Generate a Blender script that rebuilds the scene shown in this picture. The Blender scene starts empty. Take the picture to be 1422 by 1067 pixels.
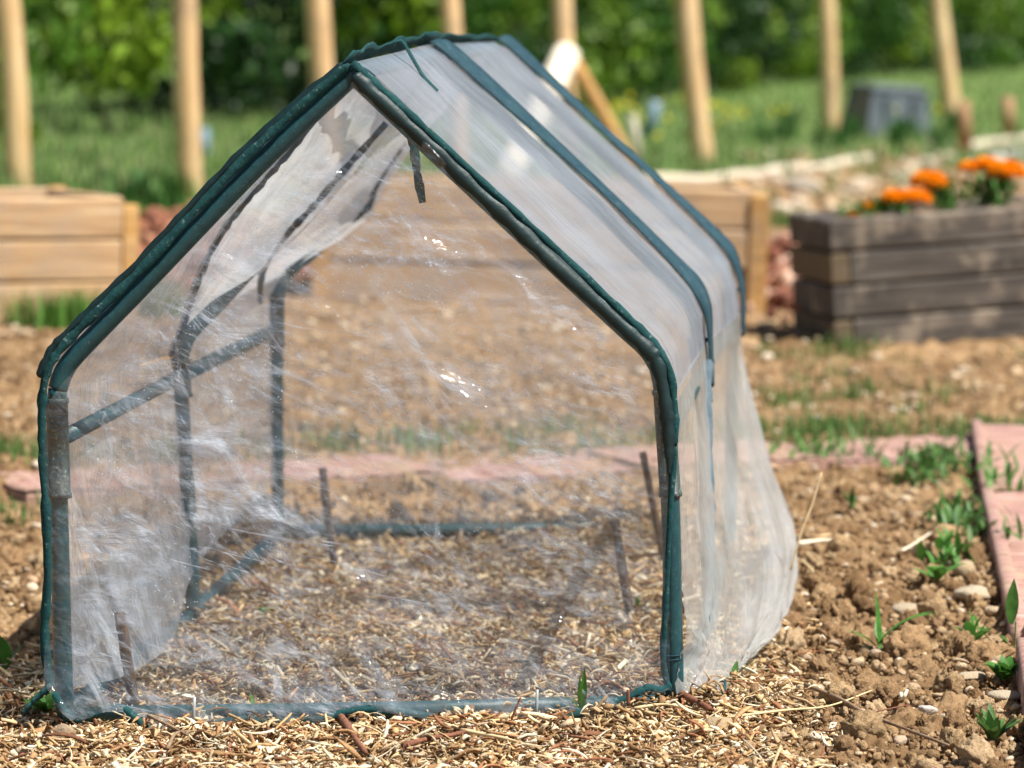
import bpy, math, random
import numpy as np
from mathutils import Vector, Matrix
random.seed(7); RNG = np.random.default_rng(11)
S = bpy.context.scene
COL = S.collection
R = math.radians

# ------------------------------------------------------------------ camera
F_PX, CX, CY = 5000.0, 711.0, 533.5
CAM = Vector((0, 0, 1.0)); TILT = math.atan(528 / F_PX); ROLL = 0.030
Fw = Vector((0, math.cos(TILT), -math.sin(TILT)))
R0 = Vector((1, 0, 0)); U0 = R0.cross(Fw)
Rt = math.cos(ROLL) * R0 + math.sin(ROLL) * U0
Up = -math.sin(ROLL) * R0 + math.cos(ROLL) * U0
cd = bpy.data.cameras.new('camera'); cam = bpy.data.objects.new('camera', cd); COL.objects.link(cam)
M = Matrix((Rt, Up, -Fw)).transposed().to_4x4(); M.translation = CAM; cam.matrix_world = M
cd.sensor_width = 36; cd.sensor_fit = 'HORIZONTAL'; cd.lens = F_PX / 1422 * 36
cd.clip_start = 0.05; cd.clip_end = 2000
cd.dof.use_dof = True; cd.dof.focus_distance = 5.02; cd.dof.aperture_fstop = 4.9
S.camera = cam

def ray(px, py):
    return Fw * F_PX + Rt * (px - CX) - Up * (py - CY)
def atY(px, py, Y):
    d = ray(px, py); return CAM + d * ((Y - CAM.y) / d.y)
def atZ(px, py, z=0.0):
    d = ray(px, py); return CAM + d * ((z - CAM.z) / d.z)

# ------------------------------------------------------------------ noise (numpy)
def _h(ix, iy, seed):
    n = (ix.astype(np.int64) * 374761393 + iy.astype(np.int64) * 668265263 + seed * 1442695041) & 0xffffffff
    n = ((n ^ (n >> 13)) * 1274126177) & 0xffffffff
    n = ((n ^ (n >> 16)) * 2246822519) & 0xffffffff
    return ((n ^ (n >> 15)) & 0xffffff) / float(0xffffff)
def vnoise(x, y, seed=0):
    x = np.asarray(x, float); y = np.asarray(y, float)
    ix = np.floor(x); iy = np.floor(y); fx = x - ix; fy = y - iy
    fx = fx * fx * (3 - 2 * fx); fy = fy * fy * (3 - 2 * fy)
    a = _h(ix, iy, seed); b = _h(ix + 1, iy, seed); c = _h(ix, iy + 1, seed); d = _h(ix + 1, iy + 1, seed)
    return (a * (1 - fx) + b * fx) * (1 - fy) + (c * (1 - fx) + d * fx) * fy
def fbm(x, y, seed=0, oct=4, gain=.5):
    s = 0; a = 1; t = 0
    for k in range(oct):
        s = s + a * vnoise(x * 2 ** k, y * 2 ** k, seed + k); t += a; a *= gain
    return s / t
def worley(x, y, seed=0):
    ix = np.floor(x); iy = np.floor(y); best = np.full(np.shape(x), 9.0)
    for dx in (-1, 0, 1):
        for dy in (-1, 0, 1):
            jx = ix + dx; jy = iy + dy
            px = jx + _h(jx, jy, seed); py = jy + _h(jx, jy, seed + 91)
            best = np.minimum(best, (px - x) ** 2 + (py - y) ** 2)
    return np.sqrt(best)

# ------------------------------------------------------------------ ground shape
YF, YM, YR = 5.03, 5.88, 6.74          # the three hoops of the greenhouse
def gauss(x, y, p, sx, sy, h):
    return h * np.exp(-((x - p[0]) / sx) ** 2 - ((y - p[1]) / sy) ** 2)
P_md = atZ(925, 985); P_in = atZ(880, 745); P_pl = atZ(1300, 478); P_lf = atZ(120, 1010)
def base_h(x, y):
    x = np.asarray(x, float); y = np.asarray(y, float)
    h = gauss(x, y, P_md, .16, .14, .030) + gauss(x, y, P_in, .17, .28, .036)
    h = h + gauss(x, y, P_pl, .6, .28, .05)
    h = h + (fbm(x * 2.2, y * 2.2, 3, 3) - .5) * .035
    sl = np.clip((7.4 - y) / .75, 0, 1); sl = sl * sl * (3 - 2 * sl)
    h = h + sl * (np.clip(x, -2, 2) * .05 - .018)
    far = np.clip((y - 14) / 20, 0, 1)
    return h * (1 - far)
def gz(x, y):
    return float(base_h(np.array([x]), np.array([y]))[0])
def onG(px, py, dz=0.0):
    p = atZ(px, py, 0.0)
    for _ in range(6):
        p = atZ(px, py, gz(p.x, p.y))
    return Vector((p.x, p.y, p.z + dz))

def mulch_mask(x, y):
    """1 where wood mulch lies (inside and in front of the greenhouse), 0 on bare soil"""
    x = np.asarray(x, float); y = np.asarray(y, float)
    n = (fbm(x * 5, y * 5, 21, 3) - .5)
    xr = np.where(y < 5.05, .42, .36 + (y - 5) * .05) + n * .28
    m = 1 / (1 + np.exp(-(xr - x) / .03))
    m = m * 1 / (1 + np.exp(-(6.95 + n * .2 - y) / .05))
    left = -.64 - (y - 5) * .06 + np.where(y > 5.6, .28 * np.clip((y - 5.6), 0, 1), -.6)
    m = m * 1 / (1 + np.exp(-(x - left + n * .1) / .05))
    return m

# ------------------------------------------------------------------ mesh helpers
def mesh_obj(name, v, f, mat=None, parent=None, smooth=True, uv=None, col=None):
    me = bpy.data.meshes.new(name)
    v = np.asarray(v, np.float32)
    if isinstance(f, np.ndarray):
        k = f.shape[1]; n = len(f)
        me.vertices.add(len(v)); me.vertices.foreach_set('co', v.ravel())
        me.loops.add(n * k); me.loops.foreach_set('vertex_index', f.astype(np.int32).ravel())
        me.polygons.add(n); me.polygons.foreach_set('loop_start', np.arange(0, n * k, k, dtype=np.int32))
        me.update(calc_edges=True)
    else:
        me.from_pydata([tuple(map(float, p)) for p in v], [], [tuple(q) for q in f])
    if smooth:
        me.polygons.foreach_set('use_smooth', np.ones(len(me.polygons), bool))
    if uv is not None:
        l = me.uv_layers.new(name='UVMap')
        idx = np.empty(len(me.loops), np.int32); me.loops.foreach_get('vertex_index', idx)
        l.data.foreach_set('uv', np.asarray(uv, np.float32)[idx].ravel())
    if col is not None:
        a = me.color_attributes.new('tint', 'FLOAT_COLOR', 'POINT')
        c = np.ones((len(v), 4), np.float32); c[:, :3] = col
        a.data.foreach_set('color', c.ravel())
    if mat: me.materials.append(mat)
    me.validate(); me.update()
    o = bpy.data.objects.new(name, me); COL.objects.link(o)
    if parent: o.parent = parent
    return o
def tag(o, label, cat, group=None, kind=None):
    if label: o['label'] = label
    if cat: o['category'] = cat
    if group: o['group'] = group
    if kind: o['kind'] = kind
    return o
def empty(name, loc, label, cat, group=None):
    o = bpy.data.objects.new(name, None); COL.objects.link(o); o.location = loc; o.empty_display_size = .05
    return tag(o, label, cat, group)
def adopt(root, o):
    """parent a mesh that was written in world space under an Empty at the thing's base"""
    o.parent = root; o.matrix_parent_inverse = Matrix.Translation(-Vector(root.location)); return o

def catmull(pts, n=8):
    P = [Vector(p) for p in pts]; P = [P[0] * 2 - P[1]] + P + [P[-1] * 2 - P[-2]]
    out = []
    for i in range(1, len(P) - 2):
        a, b, c, d = P[i - 1], P[i], P[i + 1], P[i + 2]
        for k in range(n):
            t = k / n
            out.append(.5 * ((2 * b) + (c - a) * t + (2 * a - 5 * b + 4 * c - d) * t * t + (3 * b - a - 3 * c + d) * t ** 3))
    out.append(P[-2]); return out
def resample(pts, n):
    P = np.array([tuple(p) for p in pts]); d = np.r_[0, np.cumsum(np.linalg.norm(np.diff(P, axis=0), axis=1))]
    t = np.linspace(0, d[-1], n)
    return np.stack([np.interp(t, d, P[:, i]) for i in range(P.shape[1])], 1)
def tube_mesh(pts, rad, seg=14, caps=True, wob=0.0, seed=0):
    P = [Vector(p) for p in pts]; n = len(P)
    if not hasattr(rad, '__len__'): rad = [rad] * n
    V = []; Fc = []; ref = None
    for i, p in enumerate(P):
        t = (P[min(i + 1, n - 1)] - P[max(i - 1, 0)]).normalized()
        if ref is None:
            ref = Vector((0, -1, 0)) if abs(t.y) < .9 else Vector((1, 0, 0))
        a = (ref - t * ref.dot(t)).normalized(); ref = a; b = t.cross(a)
        for k in range(seg):
            an = 2 * math.pi * k / seg
            r = rad[i] * (1 + (wob * (float(vnoise(np.array([k * 7.3 % seg * 1.0 + 9]), np.array([i * .7]), seed)[0]) - .5) if wob else 0))
            V.append(p + (a * math.cos(an) + b * math.sin(an)) * r)
    for i in range(n - 1):
        for k in range(seg):
            k2 = (k + 1) % seg
            Fc.append((i * seg + k, i * seg + k2, (i + 1) * seg + k2, (i + 1) * seg + k))
    if caps:
        Fc.append(tuple(range(seg))[::-1]); Fc.append(tuple((n - 1) * seg + k for k in range(seg)))
    return V, Fc
def tube(name, pts, rad, mat, parent=None, seg=14, wob=0.0, root=None):
    V, Fc = tube_mesh(pts, rad, seg, True, wob)
    o = mesh_obj(name, V, Fc, mat)
    if root: adopt(root, o)
    elif parent: o.parent = parent
    return o
def ribbon_mesh(pts, width_dirs, thick=.0012):
    """a strip of cloth: centre points and the half-width vectors across it; both faces and the rim are built"""
    V = []; Fc = []; n = len(pts)
    for i in range(n):
        t = (Vector(pts[min(i + 1, n - 1)]) - Vector(pts[max(i - 1, 0)])).normalized(); w = Vector(width_dirs[i])
        nn = t.cross(w).normalized() * thick
        p = Vector(pts[i]); V += [p - w + nn, p + nn * 1.6, p + w + nn, p + w - nn, p - nn * 1.6, p - w - nn]
    for i in range(n - 1):
        for k in range(6):
            k2 = (k + 1) % 6
            Fc.append((i * 6 + k, i * 6 + k2, i * 6 + 6 + k2, i * 6 + 6 + k))
    Fc += [tuple(range(6))[::-1], tuple((n - 1) * 6 + k for k in range(6))]
    return V, Fc
def loft(polys, nu, nv, amp=0.0, fr=6, seed=0, push=None, edge=True):
    """smooth sheet through several polylines (each a row); returns verts (nv x nu), quads, uv"""
    rows = [resample(p, nu) for p in polys]
    k = len(rows); out = np.zeros((nv, nu, 3))
    for j in range(nu):
        pts = np.array([r[j] for r in rows])
        c = catmull(pts, 10) if k > 2 else [Vector(pts[0]), Vector(pts[1])]
        c = np.array([tuple(q) for q in c]); tt = np.linspace(0, 1, len(c)); t = np.linspace(0, 1, nv)
        out[:, j] = np.stack([np.interp(t, tt, c[:, i]) for i in range(3)], 1)
    du = np.gradient(out, axis=1); dv = np.gradient(out, axis=0)
    nrm = np.cross(du, dv); nrm /= np.linalg.norm(nrm, axis=2, keepdims=True) + 1e-9
    U, Vv = np.meshgrid(np.linspace(0, 1, nu), np.linspace(0, 1, nv))
    if amp:
        d = (fbm(U * fr * 1.0, Vv * fr, seed, 4) - .5) * 2 * amp
        if edge: d = d * np.clip(np.minimum(np.minimum(U, 1 - U), np.minimum(Vv, 1 - Vv)) * 12, 0, 1)
        out = out + nrm * d[..., None]
    if push is not None:
        out = out + nrm * push(U, Vv)[..., None]
    idx = np.arange(nu * nv).reshape(nv, nu)
    f = np.stack([idx[:-1, :-1], idx[:-1, 1:], idx[1:, 1:], idx[1:, :-1]], -1).reshape(-1, 4)
    lu = np.linalg.norm(np.diff(out[nv // 2], axis=0), axis=1).sum(); lv = np.linalg.norm(np.diff(out[:, nu // 2], axis=0), axis=1).sum()
    return out.reshape(-1, 3), f, np.stack([U * lu, Vv * lv], -1).reshape(-1, 2)

# ------------------------------------------------------------------ materials
def mat(name):
    m = bpy.data.materials.new(name); m.use_nodes = True; n = m.node_tree.nodes; n.clear()
    return m, n, m.node_tree.links
def N(n, t, **kw):
    o = n.new(t)
    for k, v in kw.items():
        if k.startswith('i_'): o.inputs[k[2:].replace('_', ' ')].default_value = v
        else: setattr(o, k, v)
    return o
def ramp(n, stops, interp='LINEAR'):
    r = n.new('ShaderNodeValToRGB'); e = r.color_ramp.elements; r.color_ramp.interpolation = interp
    while len(e) < len(stops): e.new(.5)
    for k, (p, c) in enumerate(stops):
        e[k].position = p; e[k].color = (*c, 1) if len(c) == 3 else c
    return r
def noise(n, l, vec, scale, detail=4, rough=.55, dist=0.0):
    t = N(n, 'ShaderNodeTexNoise'); t.inputs['Scale'].default_value = scale; t.inputs['Detail'].default_value = detail
    t.inputs['Roughness'].default_value = rough; t.inputs['Distortion'].default_value = dist
    if vec is not None: l.new(vec, t.inputs['Vector'])
    return t
def mapped(n, l, out, scale, rot=(0, 0, 0), loc=(0, 0, 0)):
    m = N(n, 'ShaderNodeMapping'); m.inputs['Scale'].default_value = scale; m.inputs['Rotation'].default_value = rot; m.inputs['Location'].default_value = loc
    l.new(out, m.inputs['Vector']); return m.outputs[0]
def rot_scale(n, l, out, scale, ang, loc=(0, 0, 0)):
    return mapped(n, l, mapped(n, l, out, (1, 1, 1), (0, 0, ang)), scale, (0, 0, 0), loc)
def mathn(n, l, op, a, b=None, clamp=False):
    m = N(n, 'ShaderNodeMath', operation=op); m.use_clamp = clamp
    for i, x in enumerate((a, b)):
        if x is None: continue
        if isinstance(x, (int, float)): m.inputs[i].default_value = x
        else: l.new(x, m.inputs[i])
    return m.outputs[0]
def mixc(n, l, fac, a, b, mode='MIX'):
    m = N(n, 'ShaderNodeMix', data_type='RGBA', blend_type=mode)
    for s, x in ((0, fac), (6, a), (7, b)):
        if isinstance(x, (int, float)): m.inputs[s].default_value = x
        elif isinstance(x, tuple): m.inputs[s].default_value = (*x, 1)
        else: l.new(x, m.inputs[s])
    return m.outputs[2]

def simple(name, stops, scale, rough=.7, bump=0.0, bscale=None, stretch=(1, 1, 1), rot=(0, 0, 0), coord='Object', spec=.3, dust=None, trans=0.0, detail=5):
    m, n, l = mat(name)
    tc = N(n, 'ShaderNodeTexCoord'); v = mapped(n, l, tc.outputs[coord], stretch, rot)
    t = noise(n, l, v, scale, detail); r = ramp(n, stops); l.new(t.outputs[0], r.inputs[0])
    c = r.outputs[0]
    if dust:
        t3 = noise(n, l, tc.outputs[coord], dust[1], 6, .65); rr = ramp(n, [(dust[2], (0, 0, 0)), (dust[3], (1, 1, 1))]); l.new(t3.outputs[0], rr.inputs[0])
        c = mixc(n, l, rr.outputs[0], c, dust[0])
    b = N(n, 'ShaderNodeBsdfPrincipled'); l.new(c, b.inputs['Base Color']); b.inputs['Roughness'].default_value = rough
    b.inputs['Specular IOR Level'].default_value = spec
    if bump:
        t2 = noise(n, l, v, bscale or scale * 3, 6, .6); bp = N(n, 'ShaderNodeBump'); bp.inputs['Strength'].default_value = 1; bp.inputs['Distance'].default_value = bump
        l.new(t2.outputs[0], bp.inputs['Height']); l.new(bp.outputs[0], b.inputs['Normal'])
    o = N(n, 'ShaderNodeOutputMaterial')
    if trans:
        tr = N(n, 'ShaderNodeBsdfTranslucent'); l.new(c, tr.inputs[0]); mx = N(n, 'ShaderNodeMixShader'); mx.inputs[0].default_value = trans
        l.new(b.outputs[0], mx.inputs[1]); l.new(tr.outputs[0], mx.inputs[2]); l.new(mx.outputs[0], o.inputs[0])
    else: l.new(b.outputs[0], o.inputs[0])
    return m
def tinted(name, rough=.85, bump=.0006, bscale=900, spec=.15, trans=0.0, vary=.25, vscale=300, dirt=0.0):
    """colour comes from each piece's own 'tint', broken up by noise"""
    m, n, l = mat(name)
    a = N(n, 'ShaderNodeAttribute', attribute_name='tint'); tc = N(n, 'ShaderNodeTexCoord')
    t = noise(n, l, tc.outputs['Object'], vscale, 4); r = ramp(n, [(.3, (1 - vary,) * 3), (.7, (1 + vary,) * 3)]); l.new(t.outputs[0], r.inputs[0])
    c = mixc(n, l, 1.0, a.outputs[0], r.outputs[0], 'MULTIPLY')
    if dirt:
        td = noise(n, l, tc.outputs['Object'], 55, 6, .7); rd = ramp(n, [(.42, (0, 0, 0)), (.58, (1, 1, 1))]); l.new(td.outputs[0], rd.inputs[0]); c = mixc(n, l, mathn(n, l, 'MULTIPLY', rd.outputs[0], dirt), c, (.33, .21, .11))
    b = N(n, 'ShaderNodeBsdfPrincipled'); l.new(c, b.inputs['Base Color']); b.inputs['Roughness'].default_value = rough; b.inputs['Specular IOR Level'].default_value = spec
    if bump:
        t2 = noise(n, l, tc.outputs['Object'], bscale, 5, .6); bp = N(n, 'ShaderNodeBump'); bp.inputs['Distance'].default_value = bump
        l.new(t2.outputs[0], bp.inputs['Height']); l.new(bp.outputs[0], b.inputs['Normal'])
    o = N(n, 'ShaderNodeOutputMaterial')
    if trans:
        tr = N(n, 'ShaderNodeBsdfTranslucent'); l.new(c, tr.inputs[0]); mx = N(n, 'ShaderNodeMixShader'); mx.inputs[0].default_value = trans
        l.new(b.outputs[0], mx.inputs[1]); l.new(tr.outputs[0], mx.inputs[2]); l.new(mx.outputs[0], o.inputs[0])
    else: l.new(b.outputs[0], o.inputs[0])
    return m

def film(name, base, cloud, streak, sdir, specks, gloss=.5, bump=.004, tint=(.80, .82, .84), streak_sc=(3, 40), crease=0.0, trl=.45, thr=(.52, .75), rough=.12, pulls=0.0, clear_edge=False):
    """thin polythene: clear sheet, with milky haze, whitened creases and dust specks, and a soft shine"""
    m, n, l = mat(name)
    tc = N(n, 'ShaderNodeTexCoord'); uv = tc.outputs['UV']
    n1 = noise(n, l, uv, 5, 6, .6, .6); r1 = ramp(n, [(.35, (0, 0, 0)), (.7, (1, 1, 1))]); l.new(n1.outputs[0], r1.inputs[0])
    v2 = mapped(n, l, uv, (streak_sc[0], streak_sc[1], 1), (0, 0, sdir)); n2 = noise(n, l, v2, 1.0, 7, .62, .8)
    r2 = ramp(n, [(thr[0], (0, 0, 0)), (thr[1], (1, 1, 1))]); l.new(n2.outputs[0], r2.inputs[0])
    big = noise(n, l, uv, 2.6, 3); rb = ramp(n, [(.38, (.1, .1, .1)), (.62, (1, 1, 1))]); l.new(big.outputs[0], rb.inputs[0])
    st = mathn(n, l, 'MULTIPLY', r2.outputs[0], rb.outputs[0])
    vo = N(n, 'ShaderNodeTexVoronoi'); vo.inputs['Scale'].default_value = 150; l.new(uv, vo.inputs['Vector'])
    n3 = noise(n, l, uv, 9, 3); rs = ramp(n, [(.42, (0.02, 0.02, 0.02)), (.72, (.26, .26, .26))]); l.new(n3.outputs[0], rs.inputs[0])
    sp = mathn(n, l, 'LESS_THAN', vo.outputs['Distance'], rs.outputs[0])
    h = mathn(n, l, 'MULTIPLY', r1.outputs[0], cloud); h = mathn(n, l, 'ADD', h, base)
    h = mathn(n, l, 'ADD', h, mathn(n, l, 'MULTIPLY', st, streak)); h = mathn(n, l, 'ADD', h, mathn(n, l, 'MULTIPLY', sp, specks))
    if crease:
        # thin bent crease lines: contours of a distorted noise
        v4 = mapped(n, l, uv, (5, 9, 1), (0, 0, sdir * .6)); n4 = noise(n, l, v4, 1.0, 5, .55, 1.6)
        d = mathn(n, l, 'ABSOLUTE', mathn(n, l, 'SUBTRACT', n4.outputs[0], .5))
        rc = ramp(n, [(0, (1, 1, 1)), (.022, (0, 0, 0))]); l.new(d, rc.inputs[0])
        n5 = noise(n, l, uv, 6, 2); r5 = ramp(n, [(.48, (0, 0, 0)), (.62, (1, 1, 1))]); l.new(n5.outputs[0], r5.inputs[0])
        h = mathn(n, l, 'ADD', h, mathn(n, l, 'MULTIPLY', mathn(n, l, 'MULTIPLY', rc.outputs[0], r5.outputs[0]), crease))
    if pulls:
        # crumpled patches: short slanting brush-like whitenings in two directions, gathered in drifts
        for sc, ang_, lo, hi, am, off_, msc in (((9, 24, 1), sdir, .46, .68, .50, 0.0, 4.0), ((6, 15, 1), sdir + .55, .50, .66, .40, 5.0, 3.2), ((20, 60, 1), sdir + .2, .50, .68, .45, 2.0, 4.5), ((4, 70, 1), sdir - .2, .60, .67, .40, 9.0, 3.2)):
            q = noise(n, l, rot_scale(n, l, uv, sc, ang_, (off_, off_ * .7, 0)), 1.0, 6, .62, 1.8); rq = ramp(n, [(lo, (0, 0, 0)), (hi - .03, (1, 1, 1))]); l.new(q.outputs[0], rq.inputs[0])
            w_ = noise(n, l, rot_scale(n, l, uv, (msc, msc * 1.6, 1), ang_, (off_ * 2, 3, 0)), 1.0, 4, .6, .5); rw = ramp(n, [(.42, (.05, .05, .05)), (.60, (1, 1, 1))]); l.new(w_.outputs[0], rw.inputs[0])
            h = mathn(n, l, 'ADD', h, mathn(n, l, 'MULTIPLY', mathn(n, l, 'MULTIPLY', rq.outputs[0], rw.outputs[0]), pulls * am))
    if clear_edge:
        at = N(n, 'ShaderNodeAttribute', attribute_name='tint'); se = N(n, 'ShaderNodeSeparateColor'); l.new(at.outputs[0], se.inputs[0])
        h = mathn(n, l, 'MULTIPLY', h, mathn(n, l, 'ADD', mathn(n, l, 'MULTIPLY', se.outputs[0], .75), .25)); h = mathn(n, l, 'MULTIPLY', h, mathn(n, l, 'ADD', se.outputs[1], .95))
    h = mathn(n, l, 'MINIMUM', h, .93)
    bp = N(n, 'ShaderNodeBump'); bp.inputs['Distance'].default_value = bump
    nb = noise(n, l, mapped(n, l, uv, (9, 22, 1), (0, 0, sdir)), 1.0, 5, .6, .7); l.new(nb.outputs[0], bp.inputs['Height'])
    df = N(n, 'ShaderNodeBsdfDiffuse'); df.inputs[0].default_value = (*tint, 1)
    tl = N(n, 'ShaderNodeBsdfTranslucent'); tl.inputs[0].default_value = (*tint, 1)
    for x in (df, tl): l.new(bp.outputs[0], x.inputs['Normal'])
    mz = N(n, 'ShaderNodeMixShader'); mz.inputs[0].default_value = trl; l.new(df.outputs[0], mz.inputs[1]); l.new(tl.outputs[0], mz.inputs[2])
    tp = N(n, 'ShaderNodeBsdfTransparent'); tp.inputs[0].default_value = (.97, .975, .975, 1)
    m1 = N(n, 'ShaderNodeMixShader'); l.new(h, m1.inputs[0]); l.new(tp.outputs[0], m1.inputs[1]); l.new(mz.outputs[0], m1.inputs[2])
    lw = N(n, 'ShaderNodeLayerWeight'); l.new(bp.outputs[0], lw.inputs['Normal'])
    fr = mathn(n, l, 'ADD', mathn(n, l, 'MULTIPLY', mathn(n, l, 'POWER', lw.outputs['Facing'], 4.0), gloss), .07 * gloss)
    gl = N(n, 'ShaderNodeBsdfGlossy'); gl.inputs['Roughness'].default_value = rough; gl.inputs[0].default_value = (1, 1, 1, 1); l.new(bp.outputs[0], gl.inputs['Normal'])
    m2 = N(n, 'ShaderNodeMixShader'); l.new(fr, m2.inputs[0]); l.new(m1.outputs[0], m2.inputs[1]); l.new(gl.outputs[0], m2.inputs[2])
    o = N(n, 'ShaderNodeOutputMaterial'); l.new(m2.outputs[0], o.inputs[0])
    return m

M_tube = simple('green_plastic_coated_steel', [(.3, (.005, .040, .050)), (.7, (.011, .068, .078))], 60, .45, .0004, 300, spec=.5, dust=((.16, .24, .25), 260, .60, .82))  # pale specks: dust, doubling as painted glints along the tubes
M_conn = simple('grey_green_plastic_sleeve', [(.3, (.022, .036, .034)), (.7, (.04, .058, .054))], 90, .5, .0005, 500, spec=.4, dust=((.26, .29, .27), 180, .56, .76))
M_bind = simple('teal_binding_tape', [(.3, (.007, .040, .043)), (.7, (.014, .066, .069))], 40, .8, .0022, 90, spec=.15, dust=((.22, .32, .32), 130, .6, .8))
M_dark = simple('dark_binding_tape', [(.3, (.004, .016, .018)), (.7, (.009, .032, .034))], 40, .5, .0012, 60, spec=.35)
M_seam = simple('sun_faded_seam_tape', [(.3, (.012, .040, .058)), (.7, (.026, .066, .084))], 40, .75, .001, 120, spec=.15, dust=((.10, .14, .19), 90, .58, .82))
M_pale = simple('bleached_seam_tape', [(.3, (.055, .085, .105)), (.7, (.10, .135, .16))], 40, .85, spec=.1)
M_front = film('clear_front_film', .015, .06, .22, .42, .42, gloss=.8, bump=.010, crease=0, streak_sc=(5, 15), thr=(.50, .72), rough=.07, pulls=.85, clear_edge=True, tint=(.76, .83, .93), trl=.6)
M_rear = film('clear_rear_film', .05, .10, .25, .1, .10, gloss=.7, bump=.007, streak_sc=(3, 14), crease=0, pulls=.35)
M_roof = film('milky_roof_film', .42, .24, .46, 0.10, .10, gloss=.30, bump=.006, streak_sc=(5, 60), thr=(.38, .64), tint=(.66, .74, .86), trl=.74)
M_side = film('milky_side_film', .42, .22, .22, 0.05, .14, gloss=.35, bump=.004, streak_sc=(4, 60), thr=(.42, .68), tint=(.72, .72, .70), trl=.6)
M_left = film('hazy_left_film', .32, .26, .25, .6, .12, gloss=.5, bump=.008, streak_sc=(5, 20), thr=(.48, .70), crease=0, pulls=.5, tint=(.74, .81, .90), trl=.6)
M_lroof = film('hazy_left_roof_film', .74, .16, .15, 1.1, .05, gloss=.3, bump=.004, streak_sc=(3, 16), tint=(.86, .87, .88), trl=.72)

# ------------------------------------------------------------------ ground sheet
def build_ground():
    s = np.r_[-np.geomspace(12, .19, 34), np.linspace(-.175, .175, 620), np.geomspace(.19, 12, 34)]
    y1 = np.geomspace(4.35, 9.0, 640); y2 = np.geomspace(9.05, 16, 190); y3 = np.geomspace(16.3, 600, 70)
    ys = np.r_[np.linspace(-30, 4.2, 30), y1, y2, y3]
    Sg, Yg = np.meshgrid(s, ys); X = Sg * np.maximum(Yg, 4.3); Y = Yg
    mm = mulch_mask(X, Y)
    near = np.clip((16 - Y) / 6, 0, 1) * np.clip((.185 - abs(Sg)) / .01, 0, 1)
    h = base_h(X, Y)
    wx = X + (fbm(X * 40, Y * 40, 5, 3) - .5) * .02; wy = Y + (fbm(X * 40, Y * 40, 8, 3) - .5) * .02
    rid = lambda f, s_: 1 - abs(2 * fbm(wx * f, wy * f, s_, 4, .6) - 1)
    clod = (fbm(X * 14, Y * 14, 12, 6, .68) - .5) * .072 + (.6 - worley(wx * 45, wy * 45, 2)) * .010 * fbm(X * 8, Y * 8, 34, 2) + (.6 - worley(wx * 120, wy * 120, 4)) * .0055 - rid(22, 44) ** 5 * .014
    mul = (fbm(X * 30, Y * 30, 15, 4, .6) - .5) * .030
    h = h + near * (clod * (1 - mm) + mul * mm)
    grass = np.clip((Y - (19.2 + (fbm(X * .6, Y * .6, 40, 3) - .5) * 3 + X * 1.5)) / .8, 0, 1)
    v = np.stack([X, Y, h], -1).reshape(-1, 3)
    ny, nx = X.shape; idx = np.arange(nx * ny).reshape(ny, nx)
    f = np.stack([idx[:-1, :-1], idx[:-1, 1:], idx[1:, 1:], idx[1:, :-1]], -1).reshape(-1, 4)
    msk = np.stack([mm, grass, near * 0], -1).reshape(-1, 3)
    m, n, l = mat('soil_mulch_meadow')
    tc = N(n, 'ShaderNodeTexCoord'); P = tc.outputs['Object']
    a = N(n, 'ShaderNodeAttribute', attribute_name='tint'); sp = N(n, 'ShaderNodeSeparateColor'); l.new(a.outputs[0], sp.inputs[0])
    t1 = noise(n, l, P, 14, 8, .65); r1 = ramp(n, [(.3, (.18, .106, .051)), (.5, (.315, .20, .104)), (.7, (.44, .308, .176))]); l.new(t1.outputs[0], r1.inputs[0])
    t2 = noise(n, l, P, 240, 5, .6); r2 = ramp(n, [(.58, (0, 0, 0)), (.74, (1, 1, 1))]); l.new(t2.outputs[0], r2.inputs[0])
    soil = mixc(n, l, mathn(n, l, 'MULTIPLY', r2.outputs[0], .6), r1.outputs[0], (.50, .37, .23))
    t6 = noise(n, l, P, 2.6, 5, .6); r6 = ramp(n, [(.36, (.62, .58, .54)), (.60, (1, 1, 1))]); l.new(t6.outputs[0], r6.inputs[0]); soil = mixc(n, l, 1.0, soil, r6.outputs[0], 'MULTIPLY')
    t3 = noise(n, l, P, 120, 7, .7); r3 = ramp(n, [(.32, (.10, .06, .03)), (.52, (.28, .18, .09)), (.72, (.50, .36, .20))]); l.new(t3.outputs[0], r3.inputs[0])
    t4 = noise(n, l, P, 1.3, 8, .7); r4 = ramp(n, [(.3, (.08, .15, .035)), (.5, (.13, .21, .055)), (.66, (.22, .25, .09)), (.78, (.34, .30, .14))]); l.new(t4.outputs[0], r4.inputs[0])
    c = mixc(n, l, sp.outputs[0], soil, r3.outputs[0]); c = mixc(n, l, sp.outputs[1], c, r4.outputs[0])
    b = N(n, 'ShaderNodeBsdfPrincipled'); l.new(c, b.inputs['Base Color']); b.inputs['Roughness'].default_value = .95; b.inputs['Specular IOR Level'].default_value = .1
    tb = noise(n, l, P, 320, 6, .65); bp = N(n, 'ShaderNodeBump'); bp.inputs['Distance'].default_value = .004; l.new(tb.outputs[0], bp.inputs['Height']); l.new(bp.outputs[0], b.inputs['Normal'])
    o = N(n, 'ShaderNodeOutputMaterial'); l.new(b.outputs[0], o.inputs[0])
    g = mesh_obj('ground', v, f, m, smooth=True, col=msk); g['kind'] = 'structure'
build_ground()

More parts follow.
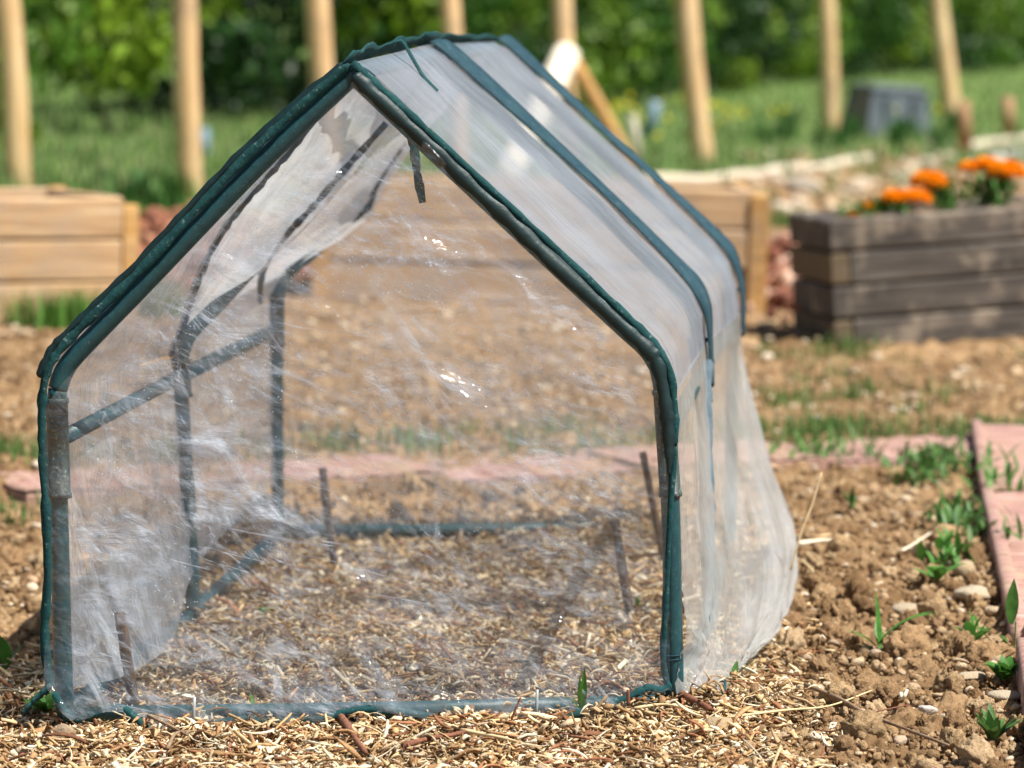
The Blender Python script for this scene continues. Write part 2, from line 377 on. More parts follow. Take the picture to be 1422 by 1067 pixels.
# ------------------------------------------------------------------ scattered matter on the ground (numpy batches)
def rotmats(yaw, pitch, roll):
    cy, sy, cp, sp, cr, sr = np.cos(yaw), np.sin(yaw), np.cos(pitch), np.sin(pitch), np.cos(roll), np.sin(roll)
    return np.stack([np.stack([cy * cp, cy * sp * sr - sy * cr, cy * sp * cr + sy * sr], -1),
                     np.stack([sy * cp, sy * sp * sr + cy * cr, sy * sp * cr - cy * sr], -1),
                     np.stack([-sp, cp * sr, cp * cr], -1)], -2)
def batch(name, temps, which, pos, rot, scl, tint, m, kind, label, cat, jitter=0.0, smooth=True):
    Vs, Fs, Cs = [], [], []; off = 0
    for ti, (tv, tf) in enumerate(temps):
        k = np.where(which == ti)[0]
        if not len(k): continue
        v = tv[None] * scl[k][:, None, :]
        v = np.einsum('nij,nvj->nvi', rot[k], v) + pos[k][:, None, :]
        Vs.append(v.reshape(-1, 3)); nv = len(tv)
        Fs.append((tf[None] + (np.arange(len(k)) * nv)[:, None, None] + off).reshape(-1, tf.shape[1])); off += nv * len(k)
        Cs.append(np.repeat(tint[k], nv, axis=0))
    o = mesh_obj(name, np.concatenate(Vs), np.concatenate(Fs), m, smooth=smooth, col=np.concatenate(Cs))
    return tag(o, label, cat, kind=kind)
def ico(sub, seed, rough=.28, flat=1.0, ang=False, fine=0.0):
    import bmesh
    bm = bmesh.new(); bmesh.ops.create_icosphere(bm, subdivisions=sub, radius=1)
    v = np.array([tuple(x.co) for x in bm.verts]); f = np.array([[x.index for x in q.verts] for q in bm.faces]); bm.free()
    d = v / np.linalg.norm(v, axis=1, keepdims=True)
    if ang:   # a stone with broken facets
        r = np.random.default_rng(seed); out = np.ones(len(v))
        for k in range(9):
            nrm = r.normal(size=3); nrm /= np.linalg.norm(nrm); c = r.uniform(.55, .9); dd = d @ nrm
            out = np.where(dd > .05, np.minimum(out, c / np.maximum(dd, .05)), out)
        rad = out
    else: rad = np.ones(len(v))
    n1 = fbm(d[:, 0] * 2 + d[:, 2] * 1.7 + 10, d[:, 1] * 2 - d[:, 2] * 1.3 + 10, seed, 4, .65)
    n2 = fbm(d[:, 0] * 5.5 + d[:, 2] * 4.1 + 30, d[:, 1] * 5.5 - d[:, 2] * 4.7 + 30, seed + 7, 3, .7)
    v = d * (rad * (1 + rough * 2 * (n1 - .5) + fine * 2 * (n2 - .5)))[:, None]; v[:, 2] *= flat
    return v, f
def pick(cols, n, spread=.15):
    c = np.array(cols, float)[RNG.integers(0, len(cols), n)]
    return np.clip(c * RNG.uniform(1 - spread, 1 + spread, (n, 1)), .004, .9)
def scatter_xy(n, y0, y1, s0=-.165, s1=.165, power=-1.0):
    """points in the wedge the camera sees, denser near it"""
    u = RNG.random(n); y = y0 * (y1 / y0) ** u; x = RNG.uniform(s0, s1, n) * y; return x, y

# keep-out: path slabs and beds
def paver_zone(x, y):
    return PATHS(x, y)
pa0, pa1 = atZ(0, 672), atZ(1350, 628)
def front_arm(x, y):
    t = (x - pa0.x) / (pa1.x - pa0.x); yc = pa0.y + (pa1.y - pa0.y) * t
    return (np.abs(y - yc - .02) < .24) & (t < 1.05)
pb0, pb1 = atZ(1356, 615), atZ(1418, 985)
def right_arm(x, y):
    t = (y - pb1.y) / (pb0.y - pb1.y); xe = pb1.x + (pb0.x - pb1.x) * t
    return (x > xe - .01) & (x < xe + .6) & (y < pb0.y + .2)
def in_house(x, y):
    t = np.clip((y - YF) / (YR - YF), 0, 1)
    xl = atZ(90, 985).x * (1 - t) + atZ(385, 742).x * t; xr = atZ(935, 975).x * (1 - t) + atZ(990, 735).x * t
    return (y > YF - .02) & (y < YR + .02) & (x > xl) & (x < xr)

# clods of soil
def clods():
    big = [ico(4, 50 + k, .62, .75, False, .34) for k in range(8)]; sm = [ico(2, 70 + k, .50, .8, False, .30) for k in range(7)]
    m = tinted('clod_soil', bump=.005, bscale=420, vary=.34, vscale=210)
    cols = [(.32, .203, .104), (.385, .258, .138), (.265, .163, .083), (.435, .306, .178), (.215, .129, .062)]
    for nm, temps, n, y0, y1, r0, r1, lb in (('soil_clods', big, 1300, 4.4, 7.4, .006, .034, 'crumbly brown soil clods strewn over the bare bed'),
                                    ('soil_crumbs', sm, 46000, 4.4, 10.5, .0018, .0105, 'fine brown soil crumbs between the larger clods')):
        x, y = scatter_xy(n, y0, y1); mm = mulch_mask(x, y)
        k = (RNG.random(n) > mm * .985) & ~front_arm(x, y) & ~(right_arm(x, y)) & ~in_house(x, y) & ~((r1 > .02) & (x < .44) & (x > .1) & (y < 6.4)); x, y = x[k], y[k]; n = len(x)
        r = r0 * (r1 / r0) ** (RNG.random(n) ** 2.4)
        pos = np.stack([x, y, base_h(x, y) + r * .25 + .004], -1)
        rot = rotmats(*RNG.uniform(0, 6.28, (3, n)))
        scl = r[:, None] * RNG.uniform(.7, 1.25, (n, 3))
        batch(nm, temps, RNG.integers(0, len(temps), n), pos, rot, scl, pick(cols, n), m, 'stuff', lb, 'soil')
    st = [ico(3, 90 + k, .16, .75, True, .07) for k in range(6)]; st2 = [ico(2, 99 + k, .14, .62, True) for k in range(5)]
    m2 = tinted('pale_limestone', rough=.85, bump=.003, bscale=260, vary=.2, vscale=60, dirt=.42)
    cols = [(.52, .41, .27), (.58, .48, .34), (.46, .34, .21), (.62, .54, .42), (.48, .32, .20), (.40, .31, .22)]
    n = 4200; x, y = scatter_xy(n, 4.4, 16); k = ~front_arm(x, y) & ~right_arm(x, y) & ~in_house(x, y); k &= RNG.random(n) > .55 * mulch_mask(x, y)
    x, y = x[k], y[k]; n = len(x)
    r = .0028 * 5.0 ** (RNG.random(n) ** 1.6) * np.clip(y / 6.5, 1, 2.6)
    batch('pebbles', st2, RNG.integers(0, 5, n), np.stack([x, y, base_h(x, y) + .3 * r + .006], -1), rotmats(*RNG.uniform(0, 6.28, (3, n)) * np.array([[1], [.06], [.06]])),
          r[:, None] * RNG.uniform(.65, 1.35, (n, 3)), pick(cols, n), m2, 'stuff', 'pale pebbles scattered over the soil', 'pebbles')
    return st, m2
STONES, M_stone = clods()

# wood mulch: flat chips, slivers, straw
def strip_template(nseg, bend, taper=.3, seed=0):
    r = np.random.default_rng(seed); xs = np.linspace(-.5, .5, nseg + 1); V = []
    for i, x in enumerate(xs):
        w = .5 * (1 - taper * abs(2 * x) ** 2) * r.uniform(.75, 1.1); z = bend * (1 - (2 * x) ** 2); yo = r.uniform(-.12, .12)
        V += [(x, -w + yo, z), (x, w + yo, z + r.uniform(-.1, .1)), (x, w + yo, z + 1), (x, -w + yo, z + 1)]
    Fc = []
    for i in range(nseg):
        for k in range(4):
            k2 = (k + 1) % 4; Fc.append((i * 4 + k, i * 4 + k2, i * 4 + 4 + k2, i * 4 + 4 + k))
    Fc.append((0, 3, 2, 1)); e = nseg * 4; Fc.append((e, e + 1, e + 2, e + 3))
    return np.array(V), np.array(Fc)
def curl_template(seed, turn):
    r = np.random.default_rng(seed); n = 9; V = []; a = -turn / 2; p = np.zeros(2); P = []
    for i in range(n):
        P.append(p.copy()); p = p + np.array([math.cos(a), math.sin(a)]) / (n - 1); a += turn / (n - 1) * r.uniform(.5, 1.5)
    P = np.array(P); P -= P.mean(0)
    Fc = []
    for i in range(n):
        t = P[min(i + 1, n - 1)] - P[max(i - 1, 0)]; t /= np.linalg.norm(t); q = np.array([-t[1], t[0]]); w = .5 * (1 - .6 * abs(2 * i / (n - 1) - 1))
        z = .04 * math.sin(i * .8 + seed)
        for sx, sz in ((-1, 0), (1, 0), (1, 1), (-1, 1)): V.append((P[i][0], P[i][1], z, q[0] * sx * w, q[1] * sx * w, sz))
    for i in range(n - 1):
        for k in range(4):
            k2 = (k + 1) % 4; Fc.append((i * 4 + k, i * 4 + k2, i * 4 + 4 + k2, i * 4 + 4 + k))
    return np.array(V), np.array(Fc)
def mulch():
    m = tinted('shredded_wood', rough=.8, bump=.0012, bscale=420, vary=.28, vscale=150, trans=.08)
    pale = [(.68, .53, .33), (.58, .42, .23), (.76, .66, .49), (.50, .33, .16), (.66, .54, .37), (.40, .24, .11)]
    dark = [(.30, .18, .085), (.22, .12, .055), (.36, .22, .10), (.16, .085, .04), (.28, .11, .06)]
    damp = lambda x, y: np.clip(.45 + 1.1 * fbm(x * 7, y * 7, 55, 3), .5, 1.25)[:, None]
    def run(name, temps, n, y0, y1, L0, L1, w0, w1, th, cols, lift, label, pit=.35, s0=-.165, s1=.1):
        x, y = scatter_xy(n, y0, y1, s0, s1); k = RNG.random(n) < mulch_mask(x, y); x, y = x[k], y[k]; n = len(x)
        L = L0 * (L1 / L0) ** (RNG.random(n) ** 1.7); w = w0 * (w1 / w0) ** RNG.random(n)
        z = base_h(x, y) + RNG.random(n) ** 1.5 * lift + (fbm(x * 30, y * 30, 15, 4, .6) - .5) * .030
        rot = rotmats(RNG.uniform(0, 6.28, n), RNG.normal(0, pit, n), RNG.normal(0, .5, n))
        batch(name, temps, RNG.integers(0, len(temps), n), np.stack([x, y, z], -1), rot, np.stack([L, w, np.full(n, th)], -1), pick(cols, n, .3) * damp(x, y), m, 'stuff', label, 'mulch', smooth=False)
    chips = [strip_template(2, b, t, k) for k, (b, t) in enumerate(((.2, .2), (.8, .5), (-.4, .1), (.5, .8), (1.5, .3)))]
    sliv = [strip_template(5, b, .7, 20 + k) for k, b in enumerate((0, 2, -1.5, 4, -3))]
    run('wood_chips', chips, 27000, 4.45, 7.0, .005, .034, .0028, .014, .0024, pale + pale + dark[:3], .016, 'pale wood chips of the mulch in and before the tunnel')
    run('wood_slivers', sliv, 10000, 4.45, 7.0, .014, .060, .0014, .0052, .0016, pale + dark, .020, 'thin tan slivers of shredded wood in the mulch')
    run('mulch_fines', chips, 30000, 4.45, 7.0, .003, .008, .002, .004, .0015, dark + pale[3:], .010, 'dark crumbly fines under the wood chips')
    run('shredded_bark', sliv + chips, 3600, 4.45, 6.9, .018, .075, .0035, .0105, .0026, pale[:4] + [(.40, .23, .11), (.30, .14, .07), (.24, .11, .06), (.52, .36, .2)], .024, 'long coarse shreds of wood and bark lying on top of the mulch')
    # curved straw, swept as thin bands
    n = 480; x, y = scatter_xy(n, 4.45, 6.6, -.165, .1); k = RNG.random(n) < mulch_mask(x, y); x, y = x[k], y[k]
    V, Fc, C = [], [], []; off = 0
    for i in range(len(x)):
        tv, tf = curl_template(i % 17, RNG.uniform(-2.2, 2.2)); L = RNG.uniform(.03, .09); w = RNG.uniform(.0010, .0026)
        p = np.stack([tv[:, 0] * L + tv[:, 3] * w, tv[:, 1] * L + tv[:, 4] * w, tv[:, 2] * L + tv[:, 5] * .0012], -1)
        rm = rotmats(RNG.uniform(0, 6.28, 1), RNG.normal(0, .22, 1), RNG.normal(0, .5, 1))[0]
        V.append(p @ rm.T + np.array([x[i], y[i], gz(x[i], y[i]) + .008 + RNG.random() * .018])); Fc.append(tf + off); off += len(tv)
        C.append(np.repeat(pick([(.62, .48, .28), (.7, .6, .42), (.48, .33, .16), (.3, .15, .07)], 1), len(tv), 0))
    tag(mesh_obj('straw_strands', np.concatenate(V), np.concatenate(Fc), m, col=np.concatenate(C)), 'curved pale straw strands lying on the mulch', 'straw', kind='stuff')
    return m
M_wood = mulch()

# ------------------------------------------------------------------ the mini greenhouse
def pl(pts, Y): return [atY(a, b, Y) for a, b in pts]
HF = [(90, 988), (88, 940), (83, 760), (79, 600), (80, 540), (90, 514), (112, 486), (200, 395), (360, 228), (478, 116), (490, 104), (502, 114), (600, 207), (748, 345), (860, 449), (898, 484), (914, 508), (921, 545), (926, 620), (931, 700), (935, 880), (937, 968)]
HM = [(268, 858), (265, 760), (255, 600), (250, 520), (253, 492), (264, 464), (300, 426), (350, 372), (430, 285), (530, 172), (592, 86), (602, 79), (614, 88), (720, 187), (832, 290), (925, 384), (953, 412), (966, 440), (970, 480), (976, 640), (984, 780), (988, 852)]
HR = [(386, 742), (385, 640), (384, 470), (384, 420), (390, 395), (402, 376), (440, 345), (500, 282), (560, 206), (676, 78), (688, 70), (700, 78), (800, 175), (920, 285), (985, 346), (1004, 368), (1013, 395), (1014, 440), (1016, 560), (1014, 735)]
gh_base = atZ(512, 985); G = empty('mini_greenhouse', gh_base, 'low gable-roofed mini greenhouse of green tubes under clear and milky plastic film', 'greenhouse')
def GP(name, v, f, m, uv=None, smooth=True): return adopt(G, mesh_obj(name, v, f, m, uv=uv, smooth=smooth))
def hoop(px, Y, r, jl, jr, kl, kr):
    full = px
    up = px[jl:len(px) - jr]
    tube('hoop', catmull(pl(up, Y), 8), r, M_tube, root=G, seg=18)
    tube('leg', catmull(pl(px[:jl + 1], Y), 6), r * .96, M_tube, root=G, seg=16)
    tube('leg', catmull(pl(px[len(px) - jr - 1:], Y), 6), r * .96, M_tube, root=G, seg=16)
def sleeve(a, b, Y, r, rim=.0016):
    A, B = atY(*a, Y), atY(*b, Y); d = B - A; L = d.length; d.normalize()
    pts = [A, A + d * .0005, A + d * .007, A + d * .0075, B - d * .0075, B - d * .007, B - d * .0005, B]
    tube('connector', pts, [r, r + rim, r + rim, r, r, r + rim, r + rim, r], M_conn, root=G, seg=20)
hoop(HF, YF, .0140, 4, 5, 0, 0); hoop(HM, YM, .0128, 3, 4, 0, 0); hoop(HR, YR, .0125, 3, 4, 0, 0)
sleeve((78.5, 553), (83, 692), YF, .0158); sleeve((921.5, 541), (931, 690), YF, .0150)
sleeve((251, 498), (254, 552), YM, .0150); sleeve((968, 470), (976, 560), YM, .0150)
sleeve((384, 408), (384, 482), YR, .0150); sleeve((1014, 400), (1015, 480), YR, .0150)
def rail(name, A, B, r=.0115, n=2): tube(name, [A, A.lerp(B, .5), B], r, M_tube, root=G, seg=14)
rail('side_rail', atY(92, 606, YF + .015), atY(252, 522, YM)); rail('side_rail', atY(252, 522, YM), atY(384, 458, YR), .0125)
rail('side_rail', atY(926, 610, YF + .015), atY(972, 520, YM)); rail('side_rail', atY(972, 520, YM), atY(1014, 452, YR), .0125)
rail('ridge_bar', atY(490, 102, YF + .01), atY(602, 77, YM)); rail('ridge_bar', atY(602, 77, YM), atY(688, 68, YR))
tube('base_bar', [atY(88, 993, YF), atY(300, 990, YF), atY(560, 986, YF), atY(938, 976, YF)], .0122, M_tube, root=G)
tube('base_bar', [atY(384, 738, YR), atY(600, 737, YR), atY(1014, 731, YR)], .0125, M_tube, root=G)
tube('base_bar', [atY(90, 990, YF), atY(262, 856, YM), atY(386, 742, YR)], .0122, M_tube, root=G)
tube('base_bar', [atY(937, 972, YF), atY(988, 852, YM), atY(1014, 733, YR)], .0122, M_tube, root=G)

# front film: a sheet hung on the front hoop, its wavy hem lying on the mulch
hemF = [(62, 940), (75, 962), (90, 985), (106, 998), (128, 992), (150, 984), (172, 984), (192, 1000), (212, 1014), (250, 1017), (288, 1010), (330, 998), (380, 1002), (440, 998), (490, 987), (535, 984), (590, 994), (650, 1003), (720, 1000), (790, 992), (840, 982), (885, 962), (900, 955), (918, 958), (932, 950)]
hx = np.array([p[0] for p in hemF]); hy = np.array([p[1] for p in hemF])
def front_film():
    left = [(62, 940), (64, 760), (60, 600), (66, 560), (92, 526), (122, 494), (212, 402), (372, 236), (484, 126), (491, 108), (491, 88)]
    right = [(930, 950), (930, 760), (928, 640), (931, 560), (922, 505), (902, 474), (862, 436), (748, 330), (600, 194), (502, 100), (492, 88)]
    ly = np.array([p[1] for p in left])[::-1]; lx = np.array([p[0] for p in left])[::-1]; ry = np.array([p[1] for p in right])[::-1]; rx = np.array([p[0] for p in right])[::-1]
    nv, nu = 150, 150; V = np.zeros((nv, nu, 3)); UVs = np.zeros((nv, nu, 2))
    for j in range(nv):
        t = j / (nv - 1); yrow = 945 + (89 - 945) * max(0, (t - .08) / .92)
        xl, xr = np.interp(yrow, ly, lx), np.interp(yrow, ry, rx)
        for i in range(nu):
            u = i / (nu - 1); x = xl + (xr - xl) * u
            y = yrow if t > .08 else 945 + (np.interp(x, hx, hy) - 945) * (1 - t / .08) ** .9
            p = atY(x, y, YF - .017); V[j, i] = p; UVs[j, i] = (x * .001, (1000 - y) * .001)
    X, Y = UVs[..., 0], UVs[..., 1]
    U = np.linspace(0, 1, nu)[None] * np.ones((nv, 1)); T = np.linspace(0, 1, nv)[:, None] * np.ones((1, nu))
    e = np.clip(np.minimum(np.minimum(U, 1 - U) * 14, (1 - T) * 10), 0, 1)
    rr = (X * .8 + Y * .6)
    d = (fbm(X * 9 + Y * 3, Y * 16 - X * 4, 61, 5, .6) - .5) * .018 + (1 - abs(2 * fbm(X * 5, Y * 9 + X * 3, 66, 4) - 1)) ** 6 * .010
    low = np.clip((.14 - T) / .14, 0, 1)
    V[..., 1] -= e * d + low * (.012 + .022 * fbm(X * 12, Y * 4, 71, 3)) - (1 - e) * 0
    idx = np.arange(nu * nv).reshape(nv, nu); f = np.stack([idx[:-1, :-1], idx[:-1, 1:], idx[1:, 1:], idx[1:, :-1]], -1).reshape(-1, 4)
    ec = np.clip(np.minimum(np.minimum(U, 1 - U) * (np.abs(UVs[:, -1:, 0] - UVs[:, :1, 0])) / .065, 1), 0, 1) ** 2
    adopt(G, mesh_obj('front_panel', V.reshape(-1, 3), f, M_front, uv=UVs.reshape(-1, 2), col=np.stack([ec, np.clip((.46 - UVs[..., 0]) / .2, 0, 1) * (.35 + .5 * np.clip((.55 - UVs[..., 1]) / .3, 0, 1)), ec], -1).reshape(-1, 3))); return V
FV = front_film()

# roof and side sheets, lofted hoop to hoop and slack between them
def off(px, k, Y): return [atY(a + k[0], b + k[1], Y) for a, b in px]
apex = lambda H, Y, dx, dy: atY(H[0] + dx, H[1] + dy, Y)
def blend(A, B, t, n=24, sag=0.0):
    a = resample(A, n); b = resample(B, n); c = a * (1 - t) + b * t; c[:, 2] -= sag * np.sin(np.linspace(0, math.pi, n)); return c
rf = pl([(494, 86), (515, 99), (606, 186), (752, 322), (868, 430), (912, 474), (930, 505), (938, 548)], YF - .006)
rm = pl([(598, 62), (622, 76), (728, 172), (840, 276), (934, 370), (962, 402), (976, 434), (980, 480)], YM)
rr = pl([(688, 58), (706, 66), (808, 162), (928, 272), (994, 335), (1014, 362), (1024, 396), (1028, 436)], YR + .012)
v, f, uv = loft([rf, blend(rf, rm, .5, sag=.012), rm, blend(rm, rr, .5, sag=.012), rr], 90, 80, .0035, 9, 5)
GP('roof_panel', v, f, M_roof, uv)
# left slope: clear bay by the zip, milky bays beyond it
lf = pl([(488, 88), (470, 104), (352, 212), (196, 376), (98, 474), (72, 508), (66, 548)], YF - .004)
zpx = [(440, 160, 5.10), (400, 212, 5.22), (362, 255, 5.34), (325, 298, 5.46), (295, 345, 5.56), (270, 402, 5.68), (255, 450, 5.76), (238, 492, 5.84)]
zl = [atY(a, b, Y) for a, b, Y in zpx]
lm = [atY(a, b, Y) for a, b, Y in ((598, 66, YM), (592, 96, YM - .02), (537, 184, YM - .03), (441, 296, YM - .03), (356, 380, YM - .02), (294, 420, YM), (258, 452, YM), (244, 496, YM))]
lr = [atY(a, b, Y) for a, b, Y in ((684, 62, YR), (674, 88, YR - .02), (567, 212, YR - .03), (534, 262, YR - .03), (516, 300, YR - .03), (478, 330, YR - .03), (430, 358, YR - .02), (394, 380, YR), (376, 412, YR))]
hk = [atY(a, b, Y) for a, b, Y in ((536, 172, 5.70), (482, 232, 5.72), (434, 288, 5.74), (396, 328, 5.82), (374, 358, 5.98), (362, 392, 6.2), (362, 420, 6.35))]
top_l = atY(486, 96, YF)
lz = [top_l.lerp(zl[0], t) for t in (0, .5)] + zl
v, f, uv = loft([lf, lz], 60, 30, .004, 6, 9); GP('roof_panel', v, f, M_left, uv)
v, f, uv = loft([lz, blend(lz, lm, .5, sag=-.012), lm], 70, 40, .006, 6, 13); GP('roof_panel', v, f, M_lroof, uv)
v, f, uv = loft([lm, blend(lm, lr, .5, sag=-.012), lr], 70, 40, .006, 6, 17); GP('roof_panel', v, f, M_lroof, uv)
# left wall sheet, blown in at its foot
l0 = pl([(66, 548), (68, 700), (80, 850), (92, 955)], YF - .004)
l1 = [atY(110, 535, 5.2), atY(118, 680, 5.2), atY(138, 830, 5.2), atY(175, 938, 5.14)]
l2 = [atY(172, 512, 5.5), atY(180, 640, 5.5), atY(205, 790, 5.48), atY(238, 890, 5.42)]
l3 = [atY(240, 496, YM), atY(245, 600, YM), atY(255, 720, 5.86), atY(264, 805, 5.80)]
l4 = [atY(310, 452, 6.3), atY(312, 540, 6.3), atY(305, 650, 6.25), atY(300, 752, 6.2)]
l5 = [atY(376, 412, YR), atY(378, 500, YR), atY(380, 600, YR), atY(386, 668, YR)]
v, f, uv = loft([l0, l1, l2, l3, l4, l5], 60, 110, .012, 7, 23); GP('side_panel', v, f, M_left, uv)
# rear sheet
rb = pl([(376, 745), (1016, 735)], YR + .016); rt = pl([(378, 420), (1016, 420)], YR + .016)
def rearf():
    rows = []
    Lx = [(745, 378), (420, 376), (378, 392), (316, 466), (250, 524), (196, 556), (70, 672), (60, 684)]; Rx = [(745, 1016), (430, 1026), (396, 1022), (335, 992), (272, 926), (162, 806), (66, 704), (60, 692)]
    for y in np.linspace(748, 61, 60):
        a = np.interp(-y, [-q[0] for q in Lx], [q[1] for q in Lx]); b = np.interp(-y, [-q[0] for q in Rx], [q[1] for q in Rx])
        rows.append([atY(a + (b - a) * t, y - 14 * t * (y > 700), YR + .016) for t in np.linspace(0, 1, 50)])
    V = np.array([[tuple(p) for p in r] for r in rows]); nv, nu = 60, 50
    U, T = np.meshgrid(np.linspace(0, 1, nu), np.linspace(0, 1, nv)); V[..., 1] += (fbm(U * 9, T * 9, 81, 4) - .5) * .03 * np.clip(np.minimum(U, 1 - U) * 10, 0, 1)
    idx = np.arange(nu * nv).reshape(nv, nu); f = np.stack([idx[:-1, :-1], idx[:-1, 1:], idx[1:, 1:], idx[1:, :-1]], -1).reshape(-1, 4)
    GP('rear_panel', V.reshape(-1, 3), f, M_rear, uv=np.stack([U * .85, T * .9], -1).reshape(-1, 2))
rearf()
# right wall sheet, billowing outwards
A_ = lambda L: [atY(*p) for p in L]
s0 = A_([(938, 548, YF - .006), (942, 640, YF - .006), (946, 760, YF - .006), (948, 880, YF - .010), (942, 964, 5.01)])
s1 = A_([(958, 508, 5.42), (964, 600, 5.42), (974, 740, 5.38), (984, 870, 5.25), (985, 958, 5.07)])
s2 = A_([(980, 480, YM), (986, 570, YM), (1005, 690, 5.84), (1030, 830, 5.62), (1022, 915, 5.38), (1006, 962, 5.06)])
s3 = A_([(1006, 455, 6.32), (1012, 540, 6.32), (1044, 660, 6.22), (1078, 775, 5.98), (1070, 850, 5.72), (1040, 905, 5.42), (1012, 938, 5.22)])
s4 = A_([(1028, 436, YR + .012), (1028, 500, YR + .012), (1058, 615, 6.62), (1088, 705, 6.42), (1103, 750, 6.20), (1101, 825, 5.86), (1078, 872, 5.62), (1040, 905, 5.45)])
s5 = A_([(1020, 440, YR + .03), (1018, 520, YR + .04), (1030, 620, YR), (1050, 690, 6.62), (1066, 730, 6.45), (1070, 770, 6.3), (1050, 800, 6.15), (1030, 830, 5.95)])
def plc(U, V): return .010 * (np.sin(V * 38 + 3 * np.sin(U * 2.2)) * (1 - .8 * U) * np.clip(U * 5, 0, 1)) * np.clip(V * 6, 0, 1) + .030 * (fbm(U * 16 + 3, V * 22, 87, 4, .6) - .5) * np.clip((U - .55) * 3, 0, 1)
v, f, uv = loft([s0, s1, s2, s3, s4, s5], 90, 130, .006, 8, 29, push=plc); GP('side_panel', v, f, M_side, uv)

# tapes, ribbons and ties
def px_ribbon(name, pts, halfw, m, wav=.0, seed=0, n=10, wdir=None, thick=.0012, taper=True, tail=0):
    P = catmull([atY(*p) for p in pts], n); W = []
    for i, p in enumerate(P):
        t = (P[min(i + 1, len(P) - 1)] - P[max(i - 1, 0)]).normalized(); w = wdir or t.cross(Fw).normalized()
        w = (w - t * w.dot(t)).normalized()
        a = wav * (float(fbm(np.array([i * .12]), np.array([seed * 1.7]), seed, 3)[0]) - .5) * 2
        q = w * math.cos(a * 9) + t.cross(w) * math.sin(a * 9); hw = halfw * (1 + .5 * (float(vnoise(np.array([i * .5]), np.array([3.1]), seed + 5)[0]) - .5))
        if taper and (i == 0 or i == len(P) - 1): hw *= .5
        if tail: hw *= min(1, (1 - i / (len(P) - 1)) / tail + .25)
        W.append(q * hw)
        P[i] = p + t.cross(w) * a * .01
    v, f = ribbon_mesh(P, W, thick); return GP(name, v, f, m)
yb = YF - .016
px_ribbon('edge_binding', [(486, 90, yb), (420, 146, yb), (350, 210, yb), (270, 294, yb), (200, 370, yb), (140, 428, yb), (100, 468, yb), (76, 496, yb), (63, 525, yb), (58, 570, yb), (60, 640, yb), (64, 720, yb), (66, 800, yb), (62, 880, yb), (66, 930, yb), (70, 955, yb)], .0062, M_bind, .07, 3)
px_ribbon('edge_binding', [(478, 88, yb + .012), (412, 144, yb + .012), (342, 206, yb + .012), (262, 290, yb + .012), (192, 366, yb + .012), (132, 424, yb + .012), (92, 464, yb + .012), (68, 492, yb + .012), (56, 525, yb + .012)], .0065, M_dark, .09, 43)
px_ribbon('edge_binding', [(70, 955, yb), (60, 962, yb - .01), (46, 975, yb - .02), (30, 992, yb - .03)], .0085, M_bind, .02, 4, wdir=Vector((.6, .3, .7)))
px_ribbon('edge_binding', [(488, 88, yb), (500, 98, yb), (560, 152, yb), (640, 226, yb), (720, 300, yb), (800, 374, yb), (868, 438, yb), (908, 478, yb), (928, 512, yb), (936, 560, yb), (937, 620, yb)], .0062, M_bind, .05, 7)
px_ribbon('edge_binding', [(937, 620, yb), (932, 690, yb), (927, 780, yb), (923, 860, yb), (921, 920, yb), (930, 962, yb)], .0044, M_bind, .07, 8)
px_ribbon('edge_binding', [(492, 104, YF - .024), (520, 132, YF - .024), (580, 188, YF - .024), (660, 264, YF - .024), (748, 345, YF - .024), (852, 443, YF - .024), (898, 484, YF - .024), (914, 510, YF - .024), (924, 560, YF - .024), (929, 610, YF - .024), (929, 660, YF - .024)], .0098, M_dark, .03, 11, taper=True, tail=.16)
hp = [(a, b, YF - .032 - .016 * float(fbm(np.array([a / 80.]), np.array([1.]), 71, 3)[0])) for a, b in hemF[1:]]
px_ribbon('edge_binding', hp, .0050, M_bind, .03, 13, thick=.0005, wdir=Vector((0, .45, .9)))
px_ribbon('edge_binding', [(1000, 966, 5.04), (1006, 958, 5.06), (1007, 946, 5.1)], .004, M_bind, .02, 17, wdir=Vector((0, .3, .9)))
# seam tapes over the middle and the rear hoop
def seam(pts, Y, hw, m=M_seam):
    P = catmull(pl(pts, Y), 8); W = []
    for i in range(len(P)): W.append(Vector((hw * .25, hw, hw * .1)) * (.85 + .2 * math.sin(i * .21 + Y)) * (1 - .75 * max(0, i / len(P) - .75) / .25))
    Pn = [p + Vector((.004, 0, .004)) for p in P]; v, f = ribbon_mesh(Pn, W, .0014); GP('seam_tape', v, f, m)
seam([(600, 60), (624, 74), (730, 170), (842, 274), (936, 368), (964, 400), (979, 434), (983, 480), (986, 540)], YM, .036)
px_ribbon('seam_tape', [(984, 500, 5.85), (982, 560, 5.76), (984, 640, 5.66), (986, 720, 5.56), (984, 800, 5.44), (980, 870, 5.28)], .0075, M_pale, .03, 33, taper=True, thick=.0008)
seam([(690, 57), (708, 64), (810, 160), (930, 270), (996, 333), (1016, 360), (1026, 394), (1029, 425), (1029, 470)], YR + .012, .036)
# zip on the left slope and the hooked end of its neighbour
def zipt(P, r, nm='zip'):
    P = catmull(P, 6); tube(nm, P, [r * (1 + .35 * math.sin(i * 2.2) * .5 + .4 * (random.random() - .5)) for i in range(len(P))], M_dark, root=G, seg=8)
zipt(zl, .0062); zipt(hk, .0052)
zipt([atY(a, b, YR - .20) for a, b in ((562, 196), (545, 222), (524, 254), (510, 290), (472, 318), (428, 350), (398, 378))], .0054)
px_ribbon('tie_strap', [(572, 192, 5.06), (576, 215, 5.055), (580, 245, 5.05), (587, 282, 5.05)], .0058, M_bind, .01, 21, taper=False)
